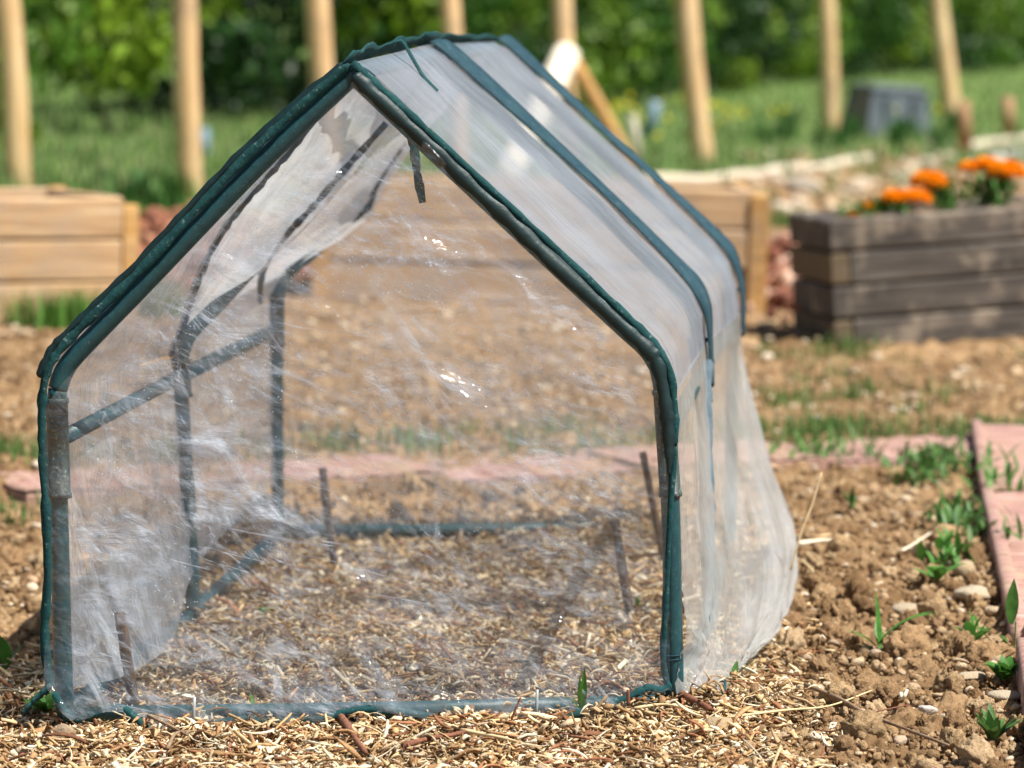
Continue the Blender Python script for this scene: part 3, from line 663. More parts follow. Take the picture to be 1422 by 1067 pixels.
# ridge cap: gathered teal strip along the crest
rp = [(488, 92, YF - .01), (500, 84, 5.06), (512, 78, 5.2), (530, 75, 5.36), (556, 68, 5.56), (580, 63, 5.72), (602, 58, YM), (624, 60, 6.1), (660, 60, 6.45), (690, 62, YR)]
P = catmull([atY(*p) for p in rp], 10); v, f = ribbon_mesh([p + Vector((-.010, 0, .004 + .002 * math.sin(i * .37) + .0012 * math.sin(i * .83))) for i, p in enumerate(P)], [Vector((.010, 0, .011 + .002 * math.sin(i * .31 + 1))) for i in range(len(P))], .0012); GP('ridge_cap', v, f, M_bind)
P = catmull([atY(*p) for p in ((541, 72, 5.40), (546, 66, 5.40), (554, 68, 5.41), (566, 88, 5.41), (580, 112, 5.41), (592, 126, 5.41), (602, 136, 5.41))], 8)
v, f = ribbon_mesh([p + Vector((.006, -.004, .010)) for p in P], [Vector((.0012, .0052, .0014)) for _ in P], .0008); GP('tie_strap', v, f, M_bind)
# cord wound round the right front foot, and the pegs through the front hem
tube('tie_cord', [atY(935 + 13.5 * math.cos(a), 908 + a * .9 + 2 * math.sin(a), YF - .0145 * math.sin(a)) for a in np.linspace(0, 12.5, 60)], .0011, M_seam, root=G, seg=6)
for a, b in ((270, 968), (746, 958)):
    tube('peg', [atY(a, b, YF - .05), atY(a - 1, b + 26, YF - .05), atY(a - 2, b + 44, YF - .045)], .0022, simple('galvanised_peg_%d' % a, [(.3, (.22, .24, .25)), (.7, (.36, .38, .39))], 80, .3, spec=.6), root=G, seg=8)

# ------------------------------------------------------------------ stakes standing in the mulch
M_stake = simple('weathered_stake', [(.3, (.045, .027, .018)), (.55, (.10, .062, .04)), (.75, (.18, .12, .08))], 30, .85, .002, 90, stretch=(4, 4, .6))
for (x0, y0, x1, y1, Y, r, lb) in ((184, 968, 167, 851, 5.105, .0088, 'stubby brown cane inside the tunnel beside the left front leg'),
                          (462, 765, 447, 650, 6.42, .0078, 'dark cane standing before the rear bar at left of centre'),
                          (876, 858, 853, 724, 5.86, .0078, 'short dark cane in the mulch near the right front leg'),
                          (918, 760, 893, 628, 6.36, .0062, 'thin leaning cane in the right rear of the tunnel')):
    A, B = atY(x0, y0, Y), atY(x1, y1, Y); A = A + (A - B) * .25
    P = [A.lerp(B, t) + Vector((random.uniform(-.001, .001), 0, 0)) for t in np.linspace(0, 1, 9)]
    o = tube('garden_cane', P, [r * random.uniform(.9, 1.08) for _ in P], M_stake, seg=12, wob=.15); tag(o, lb, 'garden cane', 'canes stuck in the greenhouse mulch')

# ------------------------------------------------------------------ pink slabs of the path
def slab_mat():
    m, n, l = mat('pink_ribbed_concrete'); tc = N(n, 'ShaderNodeTexCoord'); P = tc.outputs['Object']
    t = noise(n, l, mapped(n, l, P, (70, 6, 10)), 1.0, 6, .65, .6); r = ramp(n, [(.34, (.26, .115, .095)), (.5, (.42, .235, .20)), (.66, (.52, .345, .30))]); l.new(t.outputs[0], r.inputs[0])
    t2 = noise(n, l, P, 9, 6, .7); r2 = ramp(n, [(.42, (0, 0, 0)), (.68, (1, 1, 1))]); l.new(t2.outputs[0], r2.inputs[0])
    c = mixc(n, l, mathn(n, l, 'MULTIPLY', r2.outputs[0], .75), r.outputs[0], (.42, .30, .19))
    b = N(n, 'ShaderNodeBsdfPrincipled'); l.new(c, b.inputs['Base Color']); b.inputs['Roughness'].default_value = .9
    bp = N(n, 'ShaderNodeBump'); bp.inputs['Distance'].default_value = .014; l.new(t.outputs[0], bp.inputs['Height']); l.new(bp.outputs[0], b.inputs['Normal'])
    o = N(n, 'ShaderNodeOutputMaterial'); l.new(b.outputs[0], o.inputs[0]); return m
M_slab = slab_mat()
def bevel_box(x0, x1, y0, y1, z0, z1, b=.004):
    V = []
    for z, i in ((z0, b), (z0 + b, 0), (z1 - b, 0), (z1, b)):
        V += [(x0 + i, y0 + i, z), (x1 - i, y0 + i, z), (x1 - i, y1 - i, z), (x0 + i, y1 - i, z)]
    Fc = [(3, 2, 1, 0), (12, 13, 14, 15)]
    for k in range(3):
        for j in range(4):
            j2 = (j + 1) % 4; Fc.append((k * 4 + j, k * 4 + j2, k * 4 + 4 + j2, k * 4 + 4 + j))
    return V, Fc
def join(parts):
    V, Fc = [], []
    for v, f in parts:
        o = len(V); V += [tuple(p) for p in v]; Fc += [tuple(i + o for i in q) for q in f]
    return V, Fc
def slab(loc, rz, L, w, lip_side, label, grp):
    e = empty('path_slab', loc, label, 'paving slab', grp); e.rotation_euler = (random.uniform(-.012, .012), -.02 if abs(rz) < .8 else 0, rz)
    # top with scored ridges running across
    nx, ny = 240, 16; X, Y = np.meshgrid(np.linspace(-L / 2, L / 2, nx), np.linspace(-w / 2, w / 2, ny))
    Z = .028 + (fbm(X * 60 + loc[0] * 7, Y * 7, 3, 3) - .5) * .012
    idx = np.arange(nx * ny).reshape(ny, nx); f = [tuple(q) for q in np.stack([idx[:-1, :-1], idx[:-1, 1:], idx[1:, 1:], idx[1:, :-1]], -1).reshape(-1, 4)]
    top = np.stack([X, Y, Z], -1).reshape(-1, 3); bx = bevel_box(-L / 2, L / 2, -w / 2, w / 2, -.04, .024)
    v, fc = join([bx, (top, f)]); o = mesh_obj('slab', v, fc, M_slab, smooth=False); o.parent = e
    if lip_side:
        y = lip_side * (w / 2 + .009); v, fc = bevel_box(-L / 2 + .003, L / 2 - .003, y - .013, y + .013, -.045, .040, .005); o = mesh_obj('lip', v, fc, M_slab); o.parent = e
    return e
# front arm: slabs from the left edge of the view to the corner
ang = math.atan2(pa1.y - pa0.y, pa1.x - pa0.x); axis = Vector((math.cos(ang), math.sin(ang), 0)); tot = (pa1 - pa0).length; Ls = tot / 5
names = ['pink path slab at the left edge of the view beyond the greenhouse', 'pink path slab seen through the left of the film', 'pink path slab seen through the middle of the front film', 'pink path slab seen through the front film near its right leg', 'pink path slab right of the billowing film, ending at the corner']
for k in range(5):
    c = pa0 + axis * (Ls * (k + .5)); slab((c.x, c.y + .02, gz(c.x, c.y) + (-.010 if k == 4 else -.018)), ang + random.uniform(-.02, .02), Ls - .012, .30, 0, names[k], 'pink slabs of the garden path')
c = pa1 + axis * .34; slab((c.x, c.y + .05, -.012), ang + .02, .62, .30, 0, 'pink path slab at the outer corner, cut by the right edge', 'pink slabs of the garden path')
# right arm: edge line from (1350,610) towards the camera
rs = [((1349, 612), (1364, 698), 'furthest pink slab of the right arm, under leafy weeds'), ((1362, 712), (1404, 892), 'longest ribbed pink slab of the right arm with a sharp lip'), ((1411, 925), (1440, 1120), 'nearest pink slab of the right arm, in the bottom right corner')]
for (a, b, lb) in rs:
    A, B = onG(*a), onG(*b); d = (A - B); L = d.length; rz = math.atan2(d.y, d.x); d.normalize(); nrm = Vector((d.y, -d.x, 0)); w = .42
    c = (A + B) / 2 + nrm * (w / 2 + .02); slab((c.x, c.y, c.z + .006), rz, L - .01, w, 1, lb, 'pink slabs of the garden path')

# ------------------------------------------------------------------ raised beds
def wood(name, stops, dust=None, st=(3, 40, 40), rough=.85): return simple(name, stops, 1.0, rough, .004, 1.5, stretch=st, dust=dust)
M_tim = wood('pale_larch_board', [(.3, (.30, .18, .09)), (.5, (.46, .30, .16)), (.72, (.56, .41, .25))], ((.36, .27, .19), 5, .45, .7))
M_tim2 = wood('orange_larch_post', [(.3, (.36, .19, .06)), (.55, (.50, .29, .10)), (.75, (.56, .37, .17))], ((.34, .24, .15), 6, .5, .75))
M_old = wood('dark_weathered_sleeper', [(.3, (.042, .036, .032)), (.55, (.095, .082, .070)), (.75, (.17, .148, .125))], ((.26, .215, .165), 7.0, .52, .66))
M_endg = wood('brown_end_grain', [(.3, (.09, .066, .04)), (.7, (.17, .13, .08))])
M_soil = simple('bed_soil', [(.3, (.16, .10, .05)), (.7, (.30, .20, .11))], 20, .95, .02, 40)
def bed(name, loc, rz, L, W, H, nb, m_board, m_post, label, cat, t=.04, post=.09, tall=.02, grp=None):
    e = empty(name, loc, label, cat, grp); e.rotation_euler = (0, 0, rz); bh = H / nb
    for s, (cx_, cy_, ax) in enumerate(((L / 2, 0, 'x'), (L / 2, W, 'x'), (0, W / 2, 'y'), (L, W / 2, 'y'))):
        for k in range(nb):
            z0 = k * bh + .003; z1 = (k + 1) * bh - .004; j = random.uniform(-.004, .004)
            if ax == 'x': v, f = bevel_box(0, L, cy_ - t / 2 + j, cy_ + t / 2 + j, z0, z1, .006)
            else: v, f = bevel_box(cx_ - t / 2 + j, cx_ + t / 2 + j, t / 2 + .006, W - t / 2 - .006, z0, z1, .006)
            o = mesh_obj('board', v, f, m_board, smooth=False); o.parent = e
    for (px, py) in ((0, 0), (L, 0), (0, W), (L, W)):
        dx = -post / 2 - .002 if px == 0 else post / 2 + .002
        v, f = bevel_box(px + dx - post / 2, px + dx + post / 2, py - post / 2, py + post / 2, -.05, H + tall * random.uniform(-1.5, .2), .006); o = mesh_obj('corner_post', v, f, m_post, smooth=False); o.parent = e
    nx = 24; X, Y = np.meshgrid(np.linspace(t / 2, L - t / 2, nx), np.linspace(t / 2, W - t / 2, nx)); Z = H - .05 + (fbm(X * 9, Y * 9, 4, 4) - .5) * .06
    idx = np.arange(nx * nx).reshape(nx, nx); f = np.stack([idx[:-1, :-1], idx[:-1, 1:], idx[1:, 1:], idx[1:, :-1]], -1).reshape(-1, 4)
    o = mesh_obj('soil', np.stack([X, Y, Z], -1).reshape(-1, 3), f, M_soil); o.parent = e
    return e
B = atZ(164, 448); A = B - Vector((math.cos(R(33)), math.sin(R(33)), 0)) * 1.1; d = B - A
bed('raised_bed', (A.x, A.y, 0), math.atan2(d.y, d.x), d.length, .5, .385, 3, M_tim, M_tim2, 'three-board larch raised bed at the left, cut by the picture edge', 'raised bed', post=.05, grp='wooden raised beds')
B = atZ(1036, 430); A = B - Vector((math.cos(R(4)), math.sin(R(4)), 0)) * 1.40; d = B - A
bed('raised_bed', (A.x, A.y, 0), math.atan2(d.y, d.x), d.length, .55, .405, 3, M_tim, M_tim2, 'long larch raised bed standing right behind the greenhouse', 'raised bed', post=.06, grp='wooden raised beds')

# dark planter, log-cabin corners
pA = atZ(1162, 486); prz = R(11)
PL = empty('planter', (pA.x, pA.y, -.01), 'dark weathered sleeper planter of four courses holding orange marigolds', 'planter'); PL.rotation_euler = (R(-1), R(-5.0), prz)
PLL, PLW, bh, bt = 1.25, .42, .101, .055
for k in range(4):
    z0, z1 = k * bh + .002, (k + 1) * bh - .006; j = random.uniform(-.003, .003)
    if k % 2 == 1: fx0, sy0 = 0.0, bt
    else: fx0, sy0 = bt + .002, 0.0
    fx0 = .0 if k in (1, 3) else bt + .003
    full = k in (1, 3)
    for yy in (0, PLW):
        v, f = bevel_box(0 if full else bt + .004, PLL if full else PLL - bt - .004, yy + j, yy + bt + j, z0, z1, .007); o = mesh_obj('sleeper', v, f, M_old, smooth=False); o.parent = PL
    for xx in (0, PLL - bt):
        a, b = (bt + .004, PLW - .004) if full else (0, PLW + bt)
        v, f = bevel_box(xx + j, xx + bt + j, a, b, z0, z1, .007); o = mesh_obj('sleeper', v, f, M_endg if not full and xx == 0 else M_old, smooth=False); o.parent = PL
nx = 24; X, Y = np.meshgrid(np.linspace(bt, PLL - bt, nx), np.linspace(bt, PLW, nx)); Z = bh * 4 - .03 + (fbm(X * 9, Y * 9, 14, 4) - .5) * .04
idx = np.arange(nx * nx).reshape(nx, nx); o = mesh_obj('soil', np.stack([X, Y, Z], -1).reshape(-1, 3), np.stack([idx[:-1, :-1], idx[:-1, 1:], idx[1:, 1:], idx[1:, :-1]], -1).reshape(-1, 4), M_soil); o.parent = PL

# marigolds
M_pet = simple('marigold_petals', [(.3, (.86, .28, .004)), (.55, (.92, .38, .008)), (.75, (.95, .50, .03))], 120, .6, .001, 200, trans=.25)
M_leaf = simple('weed_leaf', [(.3, (.045, .15, .02)), (.55, (.08, .22, .035)), (.75, (.14, .30, .06))], 40, .5, .001, 120, spec=.35, trans=.3)
M_leafd = simple('dark_weed_leaf', [(.3, (.045, .12, .025)), (.55, (.08, .18, .04)), (.75, (.14, .25, .07))], 40, .5, .001, 120, spec=.35, trans=.25)
def flower_head(c, r):
    """a full pompom of ruffled petals"""
    V, Fc = [], []
    for k in range(120):
        u = (k + .5) / 120; el_ = math.asin(1 - 1.35 * u); az_ = k * 2.39996 + random.uniform(-.2, .2)
        d = Vector((math.cos(el_) * math.cos(az_), math.cos(el_) * math.sin(az_), math.sin(el_) * .72)); out = Vector((math.cos(az_), math.sin(az_), .2)).normalized(); side = d.cross(Vector((0, 0, 1)) if abs(d.z) < .6 else out).normalized()
        if side.length < .1: side = Vector((1, 0, 0))
        base = c + d * r * random.uniform(.5, .62); tip = c + d * r * random.uniform(.9, 1.08) + out * r * .10; w = r * random.uniform(.16, .24); o = len(V); up = d.cross(side) * w * .3
        V += [tuple(base - side * w * .4), tuple(base + side * w * .4), tuple(base.lerp(tip, .6) - side * w + up * random.uniform(-1, 1)), tuple(base.lerp(tip, .6) + up), tuple(base.lerp(tip, .6) + side * w + up * random.uniform(-1, 1)), tuple(tip - side * w * .8 - up), tuple(tip + up * random.uniform(0, 1)), tuple(tip + side * w * .8 - up)]
        Fc += [(o, o + 1, o + 3), (o, o + 3, o + 2), (o + 1, o + 4, o + 3), (o + 2, o + 3, o + 6, o + 5), (o + 3, o + 4, o + 7, o + 6)]
    return V, Fc
def leaf_mesh(L, w, droop, nseg=6, fold=.25):
    V, Fc = [], []
    for i in range(nseg + 1):
        t = i / nseg; ww = w * math.sin(math.pi * min(1, (.06 + .94 * t)) ** .85) * .5 + .0002; x = L * t * math.cos(droop * t * .6); z = L * t * math.sin(.55) * (1 - droop * t) + 0
        V += [(x, -ww, z + ww * fold), (x, 0, z), (x, ww, z + ww * fold)]
    for i in range(nseg):
        q = i * 3; Fc += [(q, q + 1, q + 4, q + 3), (q + 1, q + 2, q + 5, q + 4)]
    return V, Fc
def xf(vf, yaw, pitch, pos, roll=0):
    Mx = Matrix.Translation(pos) @ Matrix.Rotation(yaw, 4, 'Z') @ Matrix.Rotation(-pitch, 4, 'Y') @ Matrix.Rotation(roll, 4, 'X')
    return [tuple(Mx @ Vector(p)) for p in vf[0]], vf[1]
def marigold(heads, Y, lb, nl=26, fh=.05, fcx=None):
    zt = atY(heads[0][0], 300, Y); bx = fcx if fcx else heads[0][0]
    loc = pA + Matrix.Rotation(prz, 3, 'Z') @ Vector((0, 0, 0)); b = atY(bx, 300, Y); b.z = bh * 4 - .03 + (b.x - .93) * .085
    e = empty('marigold', b, lb, 'flower', 'orange marigolds in the dark planter')
    parts = []
    for k in range(int(nl * 1.8)):
        a = random.uniform(0, 6.28); h = random.uniform(.0, fh * 1.15)
        for q in range(3): parts.append(xf(leaf_mesh(random.uniform(.025, .045), random.uniform(.007, .012), random.uniform(.2, .8)), a + (q - 1) * .5, random.uniform(.0, .9), b + Vector((random.gauss(0, .03), random.gauss(0, .03), h))))
    v, f = join(parts); adopt(e, mesh_obj('foliage', v, f, M_leaf))
    for (x, y, r) in heads:
        c = atY(x, y + 3, Y); v, f = flower_head(c, r * 1.05); adopt(e, mesh_obj('flower_head', v, f, M_pet))
        v, f = tube_mesh(catmull([b, b.lerp(c, .5) + Vector((.006, 0, .004)), c + Vector((0, 0, -.004))], 4), .0028, 6); adopt(e, mesh_obj('stem', v, f, M_leafd))
        v, f = tube_mesh([c + Vector((0, 0, -.02)), c + Vector((0, 0, -.008)), c + Vector((0, 0, .004))], [.003, .010, r * .42], 10); adopt(e, mesh_obj('calyx', v, f, M_leafd))
Yp = 11.02
marigold([(1184, 296, .018)], 10.95, 'smallest marigold, a low bud near the planter\'s left corner', 8, .02)
marigold([(1211, 287, .032)], Yp, 'small low marigold bloom second from the planter\'s left corner', 12, .03)
marigold([(1243, 274, .042), (1272, 274, .044)], Yp - .03, 'marigold with two broad blooms side by side above the planter rim', 20, .04)
marigold([(1290, 252, .054)], Yp + .04, 'tallest single marigold bloom, with dark foliage at its right', 46, .075, 1306)
marigold([(1348, 232, .036), (1370, 228, .040)], Yp + .06, 'marigold with two reddish orange blooms on tall stems', 26, .07, 1362)
marigold([(1398, 238, .056)], Yp, 'large marigold bloom on a tall stem nearest the right edge', 40, .08, 1385)

# ------------------------------------------------------------------ timber posts, braces, stakes, bin, logs
M_post = simple('peeled_post', [(.3, (.40, .23, .10)), (.5, (.60, .41, .21)), (.7, (.68, .53, .34))], 1.0, .75, .006, 2, stretch=(22, 22, 1.2), dust=((.36, .25, .16), 5, .5, .72))
M_brown = simple('brown_stake_wood', [(.3, (.26, .15, .075)), (.7, (.42, .27, .15))], 1.0, .8, .004, 2, stretch=(14, 14, 2))
M_white = simple('fresh_cut_wood', [(.3, (.70, .62, .48)), (.7, (.80, .74, .62))], 8, .8, .002, 30)
def post(bx, by, tx, ty, wpx, label, zt=2.3, name='timber_post', m=M_post, grp='peeled timber posts in the row behind'):
    b = atZ(bx, by); T = atY(tx, ty, b.y); d = (T - b).normalized(); L = zt / d.z; r = wpx * b.y / F_PX / 2
    e = empty(name, b, label, 'post', grp); P = []; rad = []
    for i in range(15):
        t = i / 14; P.append(b + d * (L * t) + Vector((math.sin(t * 7 + bx) * .010, 0, 0)) - d * .2 * (i == 0)); rad.append(r * (1.05 - .12 * t) * random.uniform(.96, 1.04))
    adopt(e, mesh_obj('shaft', *tube_mesh(P, rad, 18, True, .08), m))
    adopt(e, mesh_obj('cut_top', *tube_mesh([P[-1] + d * .001, P[-1] + d * .006], [rad[-1] * .98, rad[-1] * .94], 18), M_white))
    return e, b, r
post(25, 266, 8, 0, 37, 'leftmost peeled post, standing behind the left raised bed')
post(268, 276, 254, 0, 34, 'peeled post with a bluish stake right beside its foot')
post(462, 262, 440, 0, 34, 'peeled post rising behind the left roof slope')
post(640, 250, 622, 0, 28, 'peeled post rising just behind the roof ridge')
_, pb, pr = post(795, 244, 780, 0, 28, 'peeled post propped by two slanting braces')
post(977, 232, 953, 0, 32, 'peeled post with a dark knot right of the braced post')
post(1155, 188, 1146, 0, 25, 'slim straight peeled post left of the dark bin')
post(1321, 174, 1303, 0, 27, 'slanting peeled post right of the dark bin')
for a, b, w, m, lb, nm in (((788, 74), (700, 255), 38, M_white, 'pale thick brace sloping left from the braced post', 0), ((798, 88), (880, 236), 20, M_tim2, 'thin orange brace sloping right from the braced post', 1)):
    A = atY(*a, pb.y - .12); B = atZ(*b); B = Vector((B.x, pb.y - (.9 if nm == 0 else .1), 0)); r = w * pb.y / F_PX / 2
    B2 = atY(b[0], b[1], B.y); P = [A.lerp(B2, t) for t in np.linspace(0, 1, 8)]
    o = tube('brace', P, [r * random.uniform(.95, 1.05) for _ in P], m, seg=12); tag(o, lb, 'brace', 'braces of the propped post')
def stick(px, w, Y, m, lb, name, cat, grp=None):
    P = [atY(a, b, Y) for a, b in px]; o = tube(name, P, w * Y / F_PX / 2, m, seg=10); return tag(o, lb, cat, grp)
M_blue = simple('pale_blue_plastic', [(.3, (.12, .19, .25)), (.7, (.17, .25, .31))], 20, .5)
M_greyw = simple('grey_wood', [(.3, (.30, .29, .22)), (.7, (.42, .40, .32))], 10, .8)
stick([(284, 178), (287, 258)], 14, 23.0, M_blue, 'bluish stake behind the foot of the second post', 'garden_stake', 'stake')
stick([(911, 140), (906, 165), (898, 190)], 17, 26, M_blue, 'short pale blue tube leaning in the meadow', 'plastic_tube', 'tube')
stick([(878, 160), (888, 236)], 13, 21.5, M_greyw, 'grey weathered stake by the foot of the thin brace', 'garden_stake', 'stake')
stick([(1338, 140), (1341, 205)], 18, 23.5, M_brown, 'short brown stake at the foot of the slanting post', 'short_stake', 'stake', 'short brown stakes by the far edging')
stick([(1399, 135), (1401, 186)], 18, 25.5, M_brown, 'short brown stake nearest the right edge', 'short_stake', 'stake', 'short brown stakes by the far edging')
# dark bin: tapering box with lid
def bin_():
    b = atZ(1228, 190); s = b.y / F_PX; w = 108 * s; h = 72 * s; dpt = w * .8
    e = empty('compost_bin', b, 'dark slate-coloured tapered bin in the meadow between the two rightmost posts', 'bin'); e.rotation_euler = (R(0), R(3), R(24))
    m = simple('slate_plastic', [(.3, (.07, .088, .105)), (.7, (.12, .145, .165))], 6, .45, .004, 20, spec=.4)
    def frus(z0, z1, a0, a1): 
        return [(sx * a * w / 2, sy * a * dpt / 2, z) for z, a in ((z0, a0), (z1, a1)) for sx, sy in ((-1, -1), (1, -1), (1, 1), (-1, 1))], [(3, 2, 1, 0), (4, 5, 6, 7)] + [(k, (k + 1) % 4, 4 + (k + 1) % 4, 4 + k) for k in range(4)]
    o = mesh_obj('body', *frus(0, h * .88, .95, .8), m, smooth=False); o.parent = e
    o = mesh_obj('lid', *join([frus(h * .883, h * .95, .86, .84), frus(h * .952, h * 1.0, .7, .6)]), m, smooth=False); o.parent = e
    for k in (-1, 1):
        v, f = bevel_box(k * w * .2 - .02, k * w * .2 + .02, -dpt * .49, -dpt * .44, .04, h * .8, .004); o = mesh_obj('rib', v, f, m, smooth=False); o.parent = e
bin_()
# pale logs and boards edging the far side
M_log = simple('bleached_log', [(.3, (.44, .36, .26)), (.6, (.60, .53, .42)), (.8, (.70, .65, .56))], 1.0, .85, .01, 2, stretch=(2, 9, 9))
def log(a, b, w, lb):
    A, B = atZ(*a), atZ(*b); r = w * A.y / F_PX / 2; P = [A.lerp(B, t) + Vector((0, 0, r * .8 + .01 * math.sin(9 * t))) for t in np.linspace(0, 1, 10)]
    o = tube('edging_log', P, [r * random.uniform(.85, 1.1) for _ in P], M_log, seg=12, wob=.2); tag(o, lb, 'log', 'bleached logs edging the plot')
log((885, 260), (1050, 252), 17, 'bleached edging log between the thin brace and the knotted post\'s foot')
log((1054, 248), (1210, 228), 15, 'bleached edging log below the straight post and the bin')
log((1345, 212), (1470, 190), 15, 'greyish edging log by the right edge beyond the marigolds')

# ------------------------------------------------------------------ separate stones
def stone(px, py, rpx, lb, sx=1.3, sz=.6, col=(.62, .52, .38), k=0, grp=None):
    p = onG(px, py); r = rpx * p.y / F_PX
    v, f = STONES[k % 6]; a = random.uniform(0, 6.28); rm_ = rotmats(np.array([a]), np.array([.1]), np.array([.1]))[0]
    v = (v * np.array([1, .8, 1])) @ rm_.T * np.array([r * sx, r, r * sz * 1.25]) + np.array([0, 0, r * sz * .4])
    o = mesh_obj('stone', v, f, M_stone, smooth=False, col=np.array([tuple(q * .66 for q in col)] * len(v))); o.location = (p.x, p.y, p.z + .009); tag(o, lb, 'stone', grp)
stone(1338, 806, 22, 'rounded pale stone under the leafy weed beside the path lip', 1.0, .8, (.56, .44, .28), 0)
stone(1352, 836, 24, 'flat pale stone just below the rounded one beside the path lip', 1.5, .5, (.64, .56, .42), 1)
stone(1262, 858, 21, 'wide cream stone lying behind the long-bladed grass sprout', 1.6, .45, (.56, .47, .34), 2)
stone(1205, 848, 14, 'small cream stone at the left end of the wide cream stone', 1.2, .6, (.66, .58, .46), 3)
stone(88, 1034, 20, 'brown rounded stone in the mulch at the lower left', 1.15, .75, (.42, .32, .22), 4)
stone(1287, 998, 12, 'small white stone in the soil below the curled white root', 1.2, .7, (.72, .70, .66), 5)
stone(1395, 978, 22, 'flat greyish stone beside the nearest pink slab', 1.5, .4, (.58, .50, .38), 1)
stone(1000, 1022, 22, 'beige stone sunk where mulch meets soil at the bottom', 1.4, .6, (.54, .42, .26), 2)
stone(1345, 950, 18, 'pale flat stone half buried left of the flat greyish one', 1.5, .4, (.62, .52, .38), 3)
for i, (x, y, r, c) in enumerate(((1118, 262, 23, (.74, .68, .58)), (1192, 262, 22, (.66, .56, .42)), (1250, 248, 16, (.70, .64, .54)), (1160, 244, 12, (.62, .55, .44)), (1385, 222, 15, (.80, .80, .78)), (1412, 215, 15, (.80, .80, .78)), (1290, 226, 14, (.66, .58, .46)), (1350, 228, 12, (.78, .78, .75)))):
    stone(x, y + 8, r, ['big cream boulder beyond the dark planter, first from the left', 'tan boulder right of the big cream one beyond the planter', 'pale stone beyond the planter behind its tallest bloom', 'small stone above the gap between the two boulders', 'bright white stone behind the tall marigold stems', 'bright white stone nearest the right edge behind the marigolds', 'beige stone beyond the planter below the dark bin', 'small white stone left of the bright white stones'][i], 1.3, .8, c, i, 'stones beyond the planter')

# bark heap between the beds
def heap(px, py, w, n, name, label, cols):
    p = atZ(px, py); st = [ico(2, 140 + k, .3, .6) for k in range(4)]
    x = p.x + RNG.normal(0, w, n); y = p.y + RNG.normal(0, .35, n); r = RNG.uniform(.012, .038, n); z = .2 * np.exp(-((x - p.x) / (1.3 * w)) ** 2 - ((y - p.y) / .4) ** 2) * RNG.random(n) + r * .4
    batch(name, st, RNG.integers(0, 4, n), np.stack([x, y, z], -1), rotmats(*RNG.uniform(0, 6.28, (3, n))), r[:, None] * RNG.uniform(.5, 1.6, (n, 3)), pick(cols, n, .25), tinted(name + '_bark', vary=.3, vscale=40), 'stuff', label, 'bark')
heap(1092, 408, .10, 900, 'bark_heap', 'reddish bark pieces heaped between the bed and the planter', [(.24, .10, .065), (.34, .19, .13), (.14, .055, .038), (.42, .28, .21)])
heap(228, 372, .28, 1200, 'bark_mulch', 'red-brown bark mulch behind the left raised bed', [(.26, .11, .065), (.34, .17, .10), (.18, .08, .05)])

def rubble():
    n = 420; px = RNG.uniform(1030, 1440, n); py = RNG.uniform(205, 300, n) + (1240 - px) * .06
    pts = np.array([tuple(atZ(a, b)) for a, b in zip(px, py)]); st = [ico(2, 160 + k, .2, .7, True) for k in range(5)]; r = .018 * 3.4 ** (RNG.random(n) ** 1.3)
    batch('rubble', st, RNG.integers(0, 5, n), pts + np.stack([0 * r, 0 * r, r * .3], -1), rotmats(*RNG.uniform(0, 6.28, (3, n)) * np.array([[1], [.1], [.1]])), r[:, None] * RNG.uniform(.7, 1.5, (n, 3)), pick([(.52, .42, .29), (.42, .30, .18), (.56, .48, .38), (.30, .19, .10), (.26, .16, .09), (.36, .25, .15), (.30, .20, .11)], n, .2), M_stone, 'stuff', 'rubble and dry clods beyond the dark planter', 'rubble')
rubble()

# ------------------------------------------------------------------ weeds and grass
def weed(px, py, leaves, label, m=M_leaf, kind='weed', grp=None, stem=None):
    p = onG(px, py, .012); e = empty(kind, p, label, 'weed' if kind == 'weed' else kind.replace('_', ' '), grp)
    for (L, w, yaw, pit, dr, h) in leaves:
        b = Vector((random.gauss(0, .003), random.gauss(0, .003), h)) + p
        v, f = xf(leaf_mesh(L, w, dr, 8), yaw, pit, b); adopt(e, mesh_obj('leaf', v, f, m))
    if stem:
        adopt(e, mesh_obj('stem', *tube_mesh(catmull([p, p + Vector((stem[0] * .4, 0, stem[1] * .6)), p + Vector((stem[0], 0, stem[1]))], 5), .0012, 6), m))
    return e
def rosette(px, py, n, L, w, label, m=M_leaf, pit=(.0, .7), spread=1.0, grp=None, h=.0):
    return weed(px, py, [(L * random.uniform(.6, 1.15), w * random.uniform(.75, 1.2), 6.28 * k / n + random.uniform(-.4, .4), random.uniform(*pit), random.uniform(.1, .7), random.uniform(0, h)) for k in range(n)], label, m, grp=grp)
weed(1222, 912, [(.115, .011, .1, .35, .75, .01), (.13, .010, .35, .3, .9, .01), (.10, .010, -.1, .5, .9, .01), (.085, .010, 2.2, 1.0, .2, 0), (.06, .012, 2.9, .2, .5, 0), (.095, .008, -.3, -.1, .6, 0), (.055, .013, 1.7, .5, .3, 0)], 'long-bladed grass sprout in the bare soil below the cream stone', M_leaf, 'grass_sprout')
rosette(1352, 902, 11, .050, .016, 'broad-leaved seedling left of the path lip, beside the upright leaf', M_leaf, (.2, 1.0))
weed(1408, 918, [(.062, .020, 1.2, 1.0, .0, .045), (.03, .012, 2.8, .3, .4, .01)], 'single upright oval leaf beside the lip of the longest slab', M_leaf, stem=(.0, .05))
rosette(1395, 955, 16, .042, .020, 'small round-leaved weed between the longest and the nearest slab', M_leaf, (.1, .9))
rosette(1378, 1040, 26, .048, .014, 'leafy weed in the bottom right corner beside the nearest slab', M_leafd, (.1, .9))
rosette(1300, 815, 6, .052, .026, 'light green broad-leaved weed left of the rounded stone', M_leaf, (.0, .5))
rosette(58, 1002, 14, .046, .016, 'bright green weed at the front left foot of the greenhouse', M_leaf, (.0, .8))
